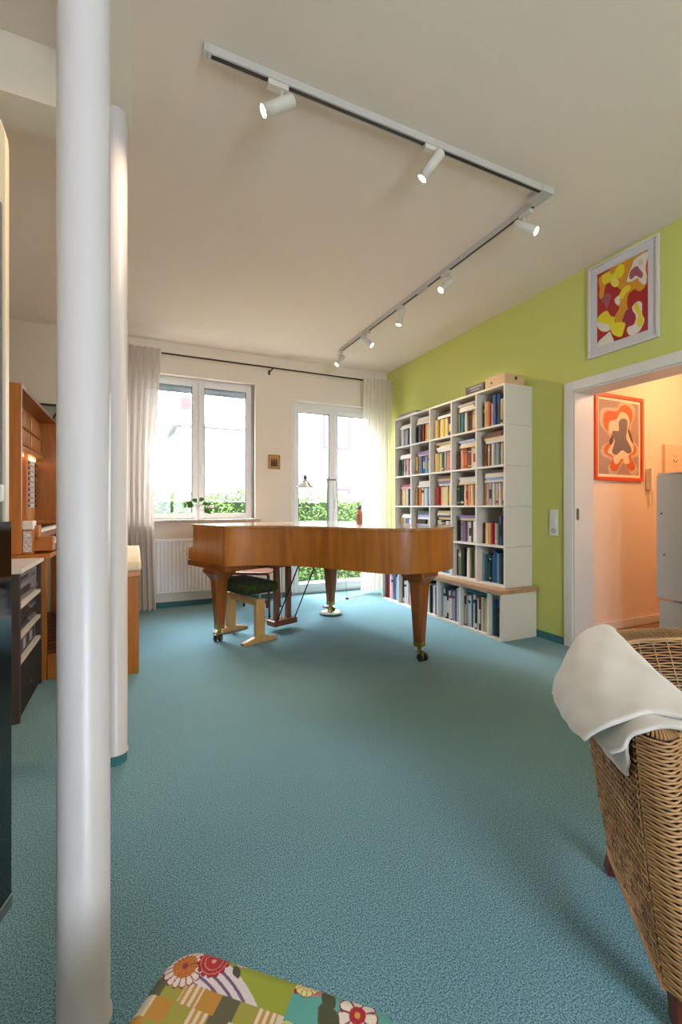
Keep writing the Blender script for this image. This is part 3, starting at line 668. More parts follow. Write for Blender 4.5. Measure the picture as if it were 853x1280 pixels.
# small dark stool behind
s2_ = thing('small_bench', (1.18, 4.72, 0), 'dark reddish small wooden bench behind the green piano stool, mostly hidden', 'bench')
for x, y in ((.876, 4.62), (1.12, 5.035), (1.24, 4.41), (1.48, 4.825)):
    tx, ty = 1.18 + (x - 1.18) * .92, 4.72 + (y - 4.72) * .92
    lg = MB().cyl((x, y, 0.026), (tx, ty, .43), .010, .015, n=10).build('leg', M_redwood, s2_)
    MB().cyl((x, y, 0.0005), (x, y, .026), .013, n=10).build('glide', M_black, lg)
sb = [(.88, 4.61), (1.13, 5.05), (1.48, 4.84), (1.23, 4.40)]
flat_fix(MB().prism(sb, .43, .458).build('seat', M_piano_r, s2_, bevel=.004))

# figurine on lid
fx, fy = W(1.29, .42).xy; ZL = ZT + .0215
t = thing('wooden_figurine', (fx, fy, ZL), 'small carved reddish wooden figurine standing on the piano lid', 'figurine')
M_fig = wood('carved_wood', (160, 98, 72), (206, 150, 118), (60, 60, 8), .6, 0)
MB().lathe([(.032, 0), (.034, .01), (.031, .03), (.034, .06), (.03, .095), (.022, .115), (.012, .124), (.001, .126)], (fx, fy, ZL), 10).build('robe', M_fig, t, smooth=True)
MB().lathe([(.008, .12), (.016, .128), (.018, .142), (.014, .155), (.001, .162)], (fx, fy, ZL), 12).build('head', mat('figure_head', (120, 92, 80), .6), t)
MB().lathe([(.001, 0), (.011, .006), (.012, .02), (.006, .035), (.001, .036)], (fx - .018, fy - .024, ZL + .06), 10).build('child_figure', M_fig, t)

# ------------------------------------------------------------------ reading lamp behind the piano
lx, ly = 1.968, 4.62
t = thing('floor_lamp', (lx, ly, 0), 'slim metal floor lamp with white glass shade behind the piano', 'lamp')
M_lm = mat('aged_steel', (120, 116, 112), .4, metal=.8)
MB().lathe([(.001, .022), (.02, .022), (.055, .012), (.06, 0.001)][::-1], (lx, ly, 0), 28).build('base', M_lm, t)
MB().cyl((lx, ly, .02), (lx, ly, 1.455), .007, n=12).build('pole', M_lm, t)
rt = Vector((CY, -SY, 0))
P = lambda a, z: Vector((lx, ly, 0)) + rt * a + Vector((0, 0, z))
MB().cyl(P(-.01, 1.428), P(.095, 1.428), .0075, n=10).build('crossbar', M_lm, t)
MB().tube(spline([P(0, 1.428), P(-.05, 1.44), P(-.09, 1.50), P(-.13, 1.575), P(-.185, 1.60), P(-.235, 1.575), P(-.25, 1.53), P(-.25, 1.47)], 8), .007, 8).build('curved_arm', mat('grey_arm', (96, 92, 90), .5), t)
MB().lathe([(.012, .03), (.022, .02), (.024, -.01), (.018, -.02)], P(-.25, 1.45), 20).build('cap', M_lm, t)
M_shade = mat('opal_glass', (190, 188, 188), .25, spec=.6)
o = MB().lathe([(.018, .045), (.03, .038), (.055, .012), (.085, -.018), (.115, -.038), (.118, -.042), (.08, -.018), (.05, .008), (.018, .04)], P(-.25, 1.385), 36).build('shade', M_shade, t)
cord = spline([P(.095, 1.428), P(.11, 1.2), P(.14, .96), P(.20, .7), (2.28, 4.80, .35), (2.33, 4.88, .06), (2.36, 4.92, .008), (2.52, 4.97, .006), (2.72, 5.05, .008), (2.80, 5.17, .006), (2.93, 5.15, .006)], 8)
MB().tube(cord, .003, 6).build('cord', mat('grey_cord', (150, 144, 140), .5), t)
MB().lathe([(.02, .001), (.024, .008), (.02, .022), (.001, .026)], (2.345, 4.90, .0), 16).build('foot_switch', mat('switch_grey', (120, 118, 116), .5), t)
# ------------------------------------------------------------------ track lights
def onz(x, y, z):
    u = (x - CXP) / FP; d = (SY + u * CY, CY - u * SY); q = FP * (z - HC) / (HYP - y); return Vector((d[0] * q, d[1] * q, z))
M_track = mat('track_white', (196, 190, 184), .4)
tt = thing('track_rail', (2.19, 1.85, ZC), 'white L-shaped ceiling track carrying the seven spotlights', 'lighting track')
zt0, zt1 = ZC - .036, ZC - .0005
for args, nm in (((.265, 2.172, 1.835, 1.87), 0), ((2.172, 2.207, 1.87, 4.76), 1)):
    r_ = bx(*args, zt0, zt1).build('rail', M_track, tt, bevel=.002)
    if nm == 0: bx(.28, 2.12, 1.844, 1.861, zt0 - .0015, zt0 - .0001).build('slot', M_black, r_)
    else: bx(2.182, 2.197, 1.96, 3.03, zt0 - .0015, zt0 - .0001).box(2.182, 2.197, 3.18, 4.70, zt0 - .0015, zt0 - .0001).build('slot', M_black, r_)
bx(2.120, 2.21, 1.832, 1.95, zt0 - .002, zt1).build('corner_connector', M_track, tt, bevel=.002)
bx(2.170, 2.209, 3.04, 3.17, zt0 - .002, zt0 + .02).build('joint', M_track, tt, bevel=.002)
bx(2.178, 2.202, 4.7605, 4.775, zt0, zt1).build('end_cap', M_track, tt); bx(.25, .2645, 1.835, 1.87, zt0, zt1).build('end_cap', M_track, tt)
M_lens = mat('lit_lens', (255, 244, 226), .4, emit=(255, 232, 200), estr=30)
M_spot = mat('spot_white', (214, 206, 194), .4)
spots = [((345, 112), (323, 141), 0, 'first spotlight from the free end of the track, nearest the pillars'),
         ((536, 188), (522, 232), 0, 'spotlight hanging steeply near the middle of the front track arm'),
         ((664, 268), (674, 290), 1, 'spotlight just past the track corner, aimed at the green wall'),
         ((570, 344), (551, 363), 1, 'large looking white spotlight above the right end of the bookcase'),
         ((507, 385), (498, 408), 1, 'spotlight in the middle of the long track arm, tilted down left'),
         ((464, 416), (469, 435), 1, 'second spotlight from the window end, tilted down to the right'),
         ((427, 441), (421, 456), 1, 'last spotlight on the track, nearest the window wall')]
for (mx, my), (ex, ey), ax, lab in spots:
    m_ = onz(mx, my, ZC - .036)
    if ax == 0: m_.y = 1.8525
    else: m_.x = 2.1895
    m_.z = zt0 - .0015
    t = thing('track_spotlight', m_, 'white cylindrical ' + lab, 'spotlight', 'spotlights on the ceiling track')
    L = .075
    c_ = m_ - Vector((0, 0, .092))
    O_ = Vector((0, 0, HC)); rd = (onz(ex, ey, 2.5) - O_).normalized(); q_ = c_ - O_; v_ = rd * rd.dot(q_) - q_
    if v_.length > .90 * L: v_ *= .90 * L / v_.length
    d = (v_ - q_.normalized() * math.sqrt(L * L - v_.length_squared)).normalized()      # lens end turned towards the room
    s_ = Vector((1, 0, 0)) if ax == 0 else Vector((0, 1, 0)); pr = Vector((0, 1, 0)) if ax == 0 else Vector((1, 0, 0))
    b = MB(); Mx = Matrix.Translation(m_)
    (b.box(-.045, .045, -.016, .016, -.024, 0, Mx) if ax == 0 else b.box(-.016, .016, -.045, .045, -.024, 0, Mx)); b.build('adapter', M_spot, t, bevel=.002)
    MB().cyl(m_ + s_ * .02 - Vector((0, 0, .024)), c_ + s_ * .01 + Vector((0, 0, .020)), .006, n=10).build('stem', M_spot, t)
    ex_ = d.orthogonal().normalized(); ey_ = d.cross(ex_); R = Matrix((ex_, ey_, d)).transposed()
    MB().lathe([(.001, -L - .004), (.023, -L - .003), (.0265, -L + .002), (.0265, L), (.024, L), (.024, L - .006)], c_, 28, R).build('housing', M_spot, t)
    MB().lathe([(.001, L - .004), (.0235, L - .005), (.0235, L - .0055), (.001, L - .006)][::-1], c_, 24, R).build('lens', M_lens, t)
    l = bpy.data.lights.new('spot_bulb', 'SPOT'); l.energy = 45; l.color = (1, .74, .48); l.spot_size = 1.15; l.spot_blend = .8; l.shadow_soft_size = .025
    lo = bpy.data.objects.new('spot_bulb', l); col.objects.link(lo); lo.location = c_ + d * (L + .012); lo.rotation_euler = d.to_track_quat('-Z', 'Y').to_euler()

# ------------------------------------------------------------------ bookcase
BX0, BX1, BY0, BY1, BZ0, BZ1 = 2.858, XR - .002, 2.857, 4.64, .427, 2.18
NC, NR = 5, 5; PT = .018
bc = thing('cube_bookcase', (3.0, 3.75, BZ0), 'tall cream cube bookcase of five by five compartments on the oak board', 'bookcase')
cw = (BY1 - BY0) / NC; ch = (BZ1 - BZ0) / NR
for i in range(NC + 1):
    y = BY0 + i * cw
    nm = 'side_panel' if i in (0, NC) else 'divider'
    y0 = y if i == 0 else (y - PT if i == NC else y - PT / 2)
    if i == 0:
        for r in range(NR): bx(BX0, BX1, y0, y0 + PT, BZ0 + r * ch + .001, BZ0 + (r + 1) * ch - .001).build(nm, M_case, bc, bevel=.0015)
    else: bx(BX0, BX1, y0, y0 + PT, BZ0, BZ1).build(nm, M_case, bc, bevel=.001)
for r in range(NR + 1):
    z = BZ0 + r * ch; z0 = z if r == 0 else (z - PT if r == NR else z - PT / 2)
    for i in range(NC):
        ya = BY0 + i * cw + (PT if i == 0 else PT / 2) + .0003; yb = BY0 + (i + 1) * cw - (PT if i == NC - 1 else PT / 2) - .0003
        bx(BX0 + .001, BX1 - .006, ya, yb, z0 + .0002, z0 + PT).build('shelf', M_case, bc)
bx(BX1 - .005, BX1, BY0 + PT, BY1 - PT, BZ0, BZ1).build('back_panel', M_case, bc)
t = MB().box(2.735, XR - .002, 2.78, 4.80, .395, .4265).build('oak_board', M_plank, bevel=.004)
tag(t, 'long solid oak board with bark-like front edge under the cube bookcase', 'board')
LX0, LZ1 = 2.757, .3945; ydiv = [2.80, 2.955, 3.319, 3.665, 4.023, 4.392, 4.765]
bb = thing('low_shelf_unit', (3.0, 3.75, 0), 'low cream shelf unit on the carpet carrying the oak board and bookcase', 'shelf unit')
for i, y in enumerate(ydiv):
    y0 = y if i == 0 else (y - PT if i == 6 else y - PT / 2)
    bx(LX0, XR - .013, y0, y0 + PT, .0005, LZ1).build('side_panel' if i in (0, 6) else 'divider', M_case, bb, bevel=.0015)
for i in range(6):
    ya = ydiv[i] + (PT if i == 0 else PT / 2) + .0003; yb = ydiv[i + 1] - (PT if i == 5 else PT / 2) - .0003
    bx(LX0 + .001, XR - .02, ya, yb, .0005, .022).build('shelf', M_case, bb); bx(LX0 + .001, XR - .02, ya, yb, LZ1 - .016, LZ1 - .0002).build('shelf', M_case, bb)
bx(XR - .019, XR - .0135, ydiv[0] + PT, ydiv[6] - PT, .02, LZ1 - .02).build('back_panel', M_case, bb)

PAL = dict(w=(222, 214, 206), g=(168, 162, 158), d=(52, 44, 42), n=(30, 44, 92), b=(48, 98, 158), l=(150, 176, 204), t=(28, 108, 130), r=(176, 34, 40), m=(156, 40, 90), p=(206, 152, 160), o=(204, 96, 46), s=(224, 150, 108), y=(222, 196, 70), c=(228, 206, 156), e=(44, 92, 60), v=(126, 96, 148), k=(28, 26, 28), u=(112, 60, 34), a=(206, 176, 110), f=(90, 30, 34), G=(130, 150, 120))
CN = dict(w='white', g='grey', d='dark brown', n='navy', b='blue', l='pale blue', t='teal', r='red', m='magenta', p='pink', o='orange', s='salmon', y='yellow', c='cream', e='green', v='purple', k='black', u='brown', a='tan', f='maroon', G='sage')
def bmat(k): return mat('book_' + CN[k].replace(' ', '_'), PAL[k], .55, bump=.05, bscale=60)
ORD = ['first', 'second', 'third', 'fourth', 'fifth', 'sixth', 'seventh', 'eighth', 'ninth', 'tenth', 'eleventh', 'twelfth', 'thirteenth', 'fourteenth']
def upright(x, y0, y1, z, h, d, k, band, label, group, lean=0):
    b = MB(); ym = (y0 + y1) / 2; th = y1 - y0; bd = min(.003, th * .2)
    M = Matrix.Translation((0, y0, z)) @ Matrix.Rotation(lean, 4, 'X') @ Matrix.Translation((0, -y0, -z)) if lean else None
    r = min(.006, th * .25)
    b.m = 0; b.prism([(x + r, y0), (x + d, y0), (x + d, y0 + bd), (x + r + .004, y0 + bd), (x + r + .002, y1 - bd), (x + d, y1 - bd), (x + d, y1), (x + r, y1), (x + r * .3, y1 - th * .2), (x, ym), (x + r * .3, y0 + th * .2)], z, z + h, M)
    b.m = 1; b.box(x + r + .005, x + d - .004, y0 + bd, y1 - bd, z + .003, z + h - .003, M)
    if band:
        b.m = 2
        for (q0, q1) in band[1]: b.prism([(x + r - .0004, y0 - .0002), (x + r - .0004, y1 + .0002), (x + r * .3 - .0006, y1 - th * .2), (x - .0006, ym), (x + r * .3 - .0006, y0 + th * .2)], z + h * q0, z + h * q1, M)
    o = b.build('book', [bmat(k), M_page, bmat(band[0]) if band else M_page]); tag(o, label, 'book', group); return o
def flat(x, yc, wd, z, th, d, k, label, group, rot=0):
    b = MB(); M = Matrix.Translation((x + d / 2, yc, z)) @ Matrix.Rotation(rot, 4, 'Z')
    b.m = 0; b.box(-d / 2, d / 2, -wd / 2, wd / 2, 0, .0025, M).box(-d / 2, d / 2, -wd / 2, wd / 2, th - .0025, th, M).box(-d / 2, -d / 2 + .003, -wd / 2, wd / 2, .0025, th - .0025, M)
    b.m = 1; b.box(-d / 2 + .003, d / 2 - .003, -wd / 2 + .003, wd / 2 - .003, .0025, th - .0025, M)
    o = b.build('book', [bmat(k), M_page]); tag(o, label, 'book', group); return o
ROWN = ['top row', 'second row', 'third row', 'fourth row', 'bottom row']; COLN = ['leftmost column', 'second column', 'middle column', 'fourth column', 'rightmost column']
# (row from the top, column from the left): upright colours left to right / flat stack colours from below
CELLS = {(0, 0): ('gwlgdwwp', 'ww'), (0, 1): ('kedrycer', 'wcw'), (0, 2): ('accycntd', 'wk'), (0, 3): ('GltcducadG', 'wwg'), (0, 4): ('deasrpbbkclp', ''),
         (1, 0): ('degppwrp', 'ww'), (1, 1): ('aabblgvw', 'pv'), (1, 2): ('caytwpspw', 'wwca'), (1, 3): ('dsoucwwG', 'cwl'), (1, 4): ('duafwlgecvp', 'wcuu'),
         (2, 0): ('uacacnlw', 'pm'), (2, 1): ('arocwlpl', 'www'), (2, 2): ('rocccdcy', 'wvau'), (2, 3): ('ekcsoscorc', 'cww'), (2, 4): ('acpgwwGwtpv', 'wlwcd'),
         (3, 0): ('acnbww', 'ww'), (3, 1): ('rdfkwgd', 'wlve'), (3, 2): ('kwckwac', 'cuwa'), (3, 3): ('kgvvcwnwwr', 'cv'), (3, 4): ('uscyrvpGtbrrn', ''),
         (4, 2): ('ktnbl', ''), (4, 3): ('fGekdweyrr', ''), (4, 4): ('gttktbbltkkg', '')}
INS = .05
for (r, c_), (ups, st_) in CELLS.items():
    i = NC - 1 - c_; yR = BY0 + i * cw + (PT if i == 0 else PT / 2); yL = BY0 + (i + 1) * cw - (PT if i == NC - 1 else PT / 2)
    z = BZ0 + (NR - 1 - r) * ch + (PT if r == 4 else PT / 2) + .0006
    rnd = random.Random(r * 10 + c_)
    n = len(ups); wts = [rnd.uniform(.7, 1.4) for _ in ups]; gap = rnd.uniform(.006, .03) if st_ else .008
    tot = (yL - yR - gap - .003) ; sw = sum(wts); hb_ = (.205 if st_ else .235) if r < 4 else .275
    y = yL - gap; hs = []
    grp = 'books in the cube bookcase'
    for q, k in enumerate(ups):
        th = tot * wts[q] / sw; h = hb_ * rnd.uniform(.86, 1.06) if not st_ else hb_ * rnd.uniform(.93, 1.0)
        if r == 0 and c_ == 4 and k == 'b': h = .285
        if r == 3 and c_ == 4: h = .19 if q < 8 else .255
        hs.append(h); bnd = None
        if rnd.random() < .4: bnd = (rnd.choice('wckyrd'), rnd.choice([[(.72, .86)], [(.1, .2)], [(.3, .7)], [(.8, .84), (.12, .16)]]))
        if bnd and bnd[0] == k: bnd = None
        upright(BX0 + INS + rnd.uniform(-.012, .02), y - th + .0006, y - .0006, z, h, rnd.uniform(.14, .175), k, bnd,
                '%s book standing %s from left, %s, %s of bookcase' % (CN[k], ORD[q], ROWN[r], COLN[c_]), grp); y -= th
    zz = z + max(hs) + .0006
    av = (BZ0 + (NR - r) * ch - PT) - zz - .006
    if st_:
        base = min(.026, av / len(st_))
        for q, k in enumerate(st_):
            th = base * rnd.uniform(.8, 1.0); wd = rnd.uniform(.20, .25); yc = yR + .006 + .13 + rnd.uniform(0, .03)
            flat(BX0 + INS - .02 + rnd.uniform(0, .02), yc, wd, zz, th, .15, k, '%s book lying %s from below, %s, %s of bookcase' % (CN[k], ORD[q], ROWN[r], COLN[c_]), grp, rnd.uniform(-.03, .03)); zz += th + .0006
# base unit books, cells from the camera end outwards: (left to right)
LOW = {5: ('far left', 'frwpblnd', .30, 'w'), 4: ('second from left', 'kwwmpwcgv', .29, ''), 3: ('middle left behind the piano leg', 'mplwkgwnw', .29, ''), 2: ('third from right', 'lwkdwtpbwwg', .31, ''), 1: ('second from right', 'kgwbwdwuwcag', .30, 't'), 0: ('narrow right-hand', 'bbdg', .27, '')}
BND = {'k': 'w', 'd': 'w', 'u': 'w', 't': 'w', 'b': 't', 'w': None}
for i, (nm, ups, hb_, st_) in LOW.items():
    yR = ydiv[i] + (PT if i == 0 else PT / 2); yL = ydiv[i + 1] - (PT if i == 5 else PT / 2); rnd = random.Random(100 + i)
    wts = [rnd.uniform(.7, 1.3) for _ in ups]; tot = yL - yR - .012; sw = sum(wts); y = yL - .008
    if i == 0: wts = [1.3, .9, .7, 1.5]; sw = sum(wts)
    for q, k in enumerate(ups):
        th = tot * wts[q] / sw; h = hb_ * rnd.uniform(.88, 1.05)
        if i == 0: h = [.30, .30, .24, .19][q]
        bnd = (BND.get(k), rnd.choice([[(.05, .72)], [(.2, .6)], [(.05, .2)]])) if BND.get(k) and rnd.random() < .75 else ((rnd.choice('nrkt'), [(.75, .85)]) if rnd.random() < .35 else None)
        if bnd and bnd[0] == k: bnd = None
        upright(LX0 + .035 + rnd.uniform(-.008, .015), y - th + .0006, y - .0006, .0226, h, rnd.uniform(.21, .25), k, bnd,
                '%s large book, %s from left, %s low compartment' % (CN[k], ORD[q], nm), 'large books in the low shelf unit'); y -= th
    if st_: flat(LX0 + .03, (yL + yR) / 2, .27, .0226 + hb_ * 1.05 + .0015, .022, .2, st_, '%s book lying flat on top in the %s low compartment' % (CN[st_], nm), 'large books in the low shelf unit')
# boxes on the bookcase
t = thing('wooden_box', (3.0, 3.0, BZ1), 'pale wooden box with round finger holes on top of the bookcase', 'box')
z = BZ1 + .001; M_pine = wood('pine', (206, 168, 120), (228, 194, 150), (10, 10, 40), .6, 0)
for a in ((2.90, 3.13, 2.905, 2.917, z, z + .095), (2.90, 3.13, 3.128, 3.14, z, z + .095), (2.90, 2.912, 2.917, 3.128, z, z + .095), (3.118, 3.13, 2.917, 3.128, z, z + .095), (2.912, 3.118, 2.917, 3.128, z, z + .01)): bx(*a).build('side_board' if a[5] > z + .05 else 'bottom_board', M_pine, t, bevel=.001)
bx(2.90, 3.13, 2.905, 3.14, z + .0955, z + .105).build('lid_board', M_pine, t, bevel=.001)
MB().cyl((2.8995, 3.06, z + .05), (2.8990, 3.06, z + .05), .012, n=16).build('finger_hole', M_walnut, t); MB().cyl((3.03, 2.9045, z + .08), (3.03, 2.9040, z + .055), .012, n=16).build('finger_hole', M_walnut, t)
t = thing('black_box', (3.0, 3.3, BZ1), 'flat black cardboard box with white lettering beside the wooden box', 'box')
bx(2.90, 3.12, 3.16, 3.405, z, z + .075).build('tray', mat('box_black', (34, 32, 34), .5), t, bevel=.001)
bx(2.898, 3.122, 3.158, 3.407, z + .05, z + .088).build('box_lid', MC['box_black'], t, bevel=.001)
b = MB()
for i in range(9): b.box(2.8968, 2.8978, 3.34 - i * .018 - .011, 3.34 - i * .018, z + .057, z + .068)
for i in range(7): b.box(2.8990, 2.8998, 3.325 - i * .016 - .010, 3.325 - i * .016, z + .036, z + .044)
b.build('lettering', mat('print_white', (190, 186, 182), .6), t)
for q, (wd, th, k, nm) in enumerate(((.40, .012, 'g', 'lowest grey'), (.38, .01, 'u', 'middle brown'), (.30, .012, 'k', 'topmost dark'))):
    b = MB(); zz = z + q * .0135; M = Matrix.Translation((2.99, 4.38, zz)) @ Matrix.Rotation(.05 * q - .03, 4, 'Z')
    b.m = 0; b.box(-.12, .12, -wd / 2, wd / 2, 0, .002, M).box(-.12, .12, -wd / 2, wd / 2, th - .002, th, M); b.m = 1; b.box(-.118, .118, -wd / 2 + .002, wd / 2 - .002, .002, th - .002, M)
    tag(b.build('folder', [bmat(k), M_page]), nm + ' folder of the flat pile on the bookcase top', 'folder', 'folders on the bookcase')

# ------------------------------------------------------------------ organ
og = thing('house_organ', (-.9, 4.13, 0), 'orange oak home organ with two manuals standing at the left wall', 'organ')
OY0, OY1, OXF, OXB = 3.43, 4.86, -.655, -1.25
def ob(name, a, m=M_organ, parent=None, bevel=.003): return bx(*a).build(name, m, parent or og, bevel=bevel)
ob('side_panel', (OXB, OXF, OY0, OY0 + .03, .82, 1.91)); ob('side_panel', (OXB, OXF, OY1 - .03, OY1, .82, 1.91))
ob('top_board', (OXB, OXF, OY0 + .031, OY1 - .031, 1.885, 1.91), M_organ_d)
ob('back_panel', (OXB, OXB + .02, OY0 + .031, OY1 - .031, .0005, 1.884), M_organ_d)
# upper panelled front, recessed
UX = -.78
ob('upper_front', (UX - .02, UX, OY0 + .031, OY1 - .031, 1.58, 1.884))
for r in range(2):
    for q in range(3):
        ya = OY0 + .06 + q * .447; z0 = 1.612 + r * .132
        ob('raised_panel', (UX + .0005, UX + .012, ya, ya + .40, z0, z0 + .105), M_organ, bevel=.006)
    ob('ledge', (UX + .0005, UX + .022, OY0 + .032, OY1 - .032, 1.593 + r * .132, 1.605 + r * .132))
ob('rail', (UX - .02, UX + .03, OY0 + .031, OY1 - .031, 1.54, 1.579))
ob('middle_front', (UX - .06, UX - .04, OY0 + .031, OY1 - .031, .95, 1.539), mat('pale_oak', (226, 166, 92), .5))
ob('niche_lamp', (UX - .036, UX - .022, OY0 + .5, OY1 - .1, 1.524, 1.5395), mat('niche_lamp_glow', (255, 220, 170), .5, emit=(255, 200, 130), estr=5))
for yy in (3.55, 4.28): ob('stile', (UX - .039, UX, yy, yy + .05, .95, 1.5395))
sw_ = thing('x', (0, 0, 0), 'x', 'x'); bpy.data.objects.remove(sw_)
for q in range(9):
    z0 = 1.115 + q * .045
    ob('name_plate', (UX - .039, UX - .02, 4.50, 4.70, z0, z0 + .036), M_lac, bevel=.002)
    for yy in (4.42, 4.72):
        ob('stop_knob', (UX - .039, UX - .012, yy, yy + .06, z0 + .006, z0 + .03), M_redwood, bevel=.004)
# console: lower desk
ob('desk', (OXB + .02, -.50, OY0 + .0, OY1, .785, .815))
ob('end_block', (-.654, -.60, OY0 + .03, OY0 + .10, .816, .975)); ob('end_block', (-.654, -.60, OY1 - .10, OY1 - .03, .816, .975))
for q, (xf, z0) in enumerate(((-.58, .945), (-.50, .868), )):
    xb = -.79 if q == 0 else -.70
    ob('manual_case', (xb, xf + .0, OY0 + .20, OY1 - .20, z0 - .04, z0 - .001), M_organ_d)
    ob('cheek', (xb, xf, OY0 + .101, OY0 + .199, z0 - .04, z0 + .055), M_organ); ob('cheek', (xb, xf, OY1 - .199, OY1 - .101, z0 - .04, z0 + .055), M_organ)
    kb = bx(xb + .06, xf - .01, OY0 + .205, OY1 - .205, z0, z0 + .02).build('keys', mat('ivory_keys', (240, 236, 224), .3), og, bevel=.002)
    b = MB()
    for i in range(36):
        if i % 7 in (2, 6): continue
        y = OY0 + .225 + i * .028; b.box(xb + .065, xf - .06, y - .006, y + .006, z0 + .0205, z0 + .03)
    b.build('sharps', M_black, kb)
    ob('felt_strip', (xb + .03, xb + .058, OY0 + .205, OY1 - .205, z0, z0 + .03), mat('red_felt', (150, 30, 20), .9))
for i in range(14): MB().cyl((-.4985, OY0 + .25 + i * .07, .848), (-.488, OY0 + .25 + i * .07, .848), .012, n=10).build('piston_button', M_lac, og)
ob('stop_board', (-.652, -.604, OY0 + .0265, OY0 + .0295, .83, .965), mat('mottled_board', (196, 186, 182), .5, var=.6, vscale=70))
ob('switch_box', (-.66, -.60, OY0 + .035, OY0 + .15, .9755, 1.03), M_shelf if 'M_shelf' in globals() else M_case)
ob('lower_side', (-.70, -.52, OY0, OY0 + .03, .0005, .784), M_organ); ob('lower_side', (-.70, -.52, OY1 - .03, OY1, .0005, .784), M_organ)
ob('knee_panel', (-.90, -.88, OY0 + .031, OY1 - .031, .0005, .784), M_organ_d)
ob('pedal_frame', (-.55 + .035, .0 - .36, OY0, OY0 + .03, .0005, .16), M_organ); 
ob('pedal_front', (-.40, -.375, OY0 + .03, OY1, .0005, .12), M_organ)
for i in range(24): ob('pedal_key', (-.86, -.41, OY0 + .06 + i * .056, OY0 + .085 + i * .056, .13, .155), M_organ_d if i % 2 else M_redwood, bevel=.002)
ob('pedal_base', (-.87, -.41, OY0 + .035, OY1 - .035, .0005, .128), M_organ_d)
# bench
t = thing('organ_bench', (-.15, 3.9, 0), 'orange oak organ bench with cream cushion, showing right of the pillars', 'bench')
for yy in (3.31, 4.72): bx(-.30, .027, yy, yy + .04, .0005, .655).build('side_panel', M_organ, t, bevel=.003)
bx(-.30, .020, 3.352, 4.718, .35, .38).build('book_shelf', M_organ, t)
bx(-.31, .032, 3.30, 4.77, .6555, .69).build('seat_board', wood('pink_beech', (196, 132, 84), (220, 160, 108), (30, 3, 30), .4, .1), t, bevel=.003)
bx(-.31, .042, 3.29, 4.775, .6905, .752).build('cushion', mat('cream_fabric', (236, 214, 176), .9, bump=.2, bscale=200), t, bevel=.018)

# ------------------------------------------------------------------ hi-fi rack
RX0, RX1, RY0, RY1 = -1.02, -.54, 2.79, 3.40
hr = thing('hifi_rack', (-.78, 3.1, 0), 'dark walnut hi-fi rack with white shelves beside the organ', 'rack')
bx(RX0, RX1, RY0, RY0 + .03, .0005, .775).build('side_panel', M_walnut, hr, bevel=.002); bx(RX0, RX1, RY1 - .03, RY1, .0005, .775).build('side_panel', M_walnut, hr, bevel=.002)
M_shelf = mat('pale_shelf', (222, 212, 200), .4)
bx(RX0 - .01, RX1 + .01, RY0 - .008, RY1 + .002, .7755, .797).build('top_board', M_shelf, hr, bevel=.002)
for z0 in (.585, .425, .292): bx(RX0, RX1 - .002, RY0 + .031, RY1 - .031, z0, z0 + .018).build('shelf', M_shelf, hr)
bx(RX0, RX0 + .01, RY0 + .031, RY1 - .031, .02, .77).build('back_panel', M_walnut, hr)
bx(RX1 - .02, RX1 - .004, RY0 + .031, RY1 - .031, .02, .285).build('speaker_cloth_front', mat('black_cloth', (26, 26, 28), .8, bump=.3, bscale=300), hr)
MB().box(RX1 - .0038, RX1 - .0030, 3.10, 3.115, .10, .13).build('badge', M_steel, hr)
M_dev = mat('device_grey', (128, 124, 128), .35, metal=.5); M_devb = mat('device_black', (30, 30, 33), .3)
def device(name, label, z, h, m, knobs, disp, xr=RX1 - .02, cat='hi-fi device'):
    t = thing(name, (-.75, 3.09, z), label, cat)
    bx(-.96, xr, RY0 + .05, RY1 - .05, z + .004, z + h).build('casing', m, t, bevel=.003)
    for y in (RY0 + .09, RY1 - .09):
        for xx in (-.92, xr - .04): MB().cyl((xx, y, z), (xx, y, z + .0045), .012, n=10).build('foot', M_black, t)
    bx(xr, xr + .003, *disp, z + h * .35, z + h * .75).build('display', M_black, t)
    for k in range(knobs[0]): MB().cyl((xr, knobs[1] + k * knobs[2], z + h * .4), (xr + .010, knobs[1] + k * knobs[2], z + h * .4), knobs[3], n=14).build('knob', M_steel, t)
device('amplifier', 'silver grey amplifier on the upper shelf of the hi-fi rack', .6035, .10, M_dev, (3, 3.20, .05, .012), (2.9, 3.14))
device('tuner', 'dark grey tuner stacked on the silver amplifier in the rack', .704, .05, M_dev, (2, 3.2, .05, .008), (2.9, 3.1))
device('disc_player', 'black disc player on the middle shelf of the hi-fi rack', .4435, .075, M_devb, (4, 3.12, .045, .009), (2.9, 3.05))
device('receiver', 'thin black receiver lying on the disc player', .519, .045, M_devb, (3, 3.15, .05, .008), (2.9, 3.08))
for q in range(12):
    y = RY0 + .05 + q * .042
    b = MB(); b.m = 0; b.box(-.70, -.565, y, y + .034, .3105, .405); b.m = 1; b.box(-.5648, -.564, y + .004, y + .030, .33, .385)
    tag(b.build('cassette_case', [M_devb, bmat('wgkv'[q % 4])]), 'black cassette case %s from the left on the rack shelf above the cloth front' % ORD[q], 'cassette', 'cassettes in the hi-fi rack')

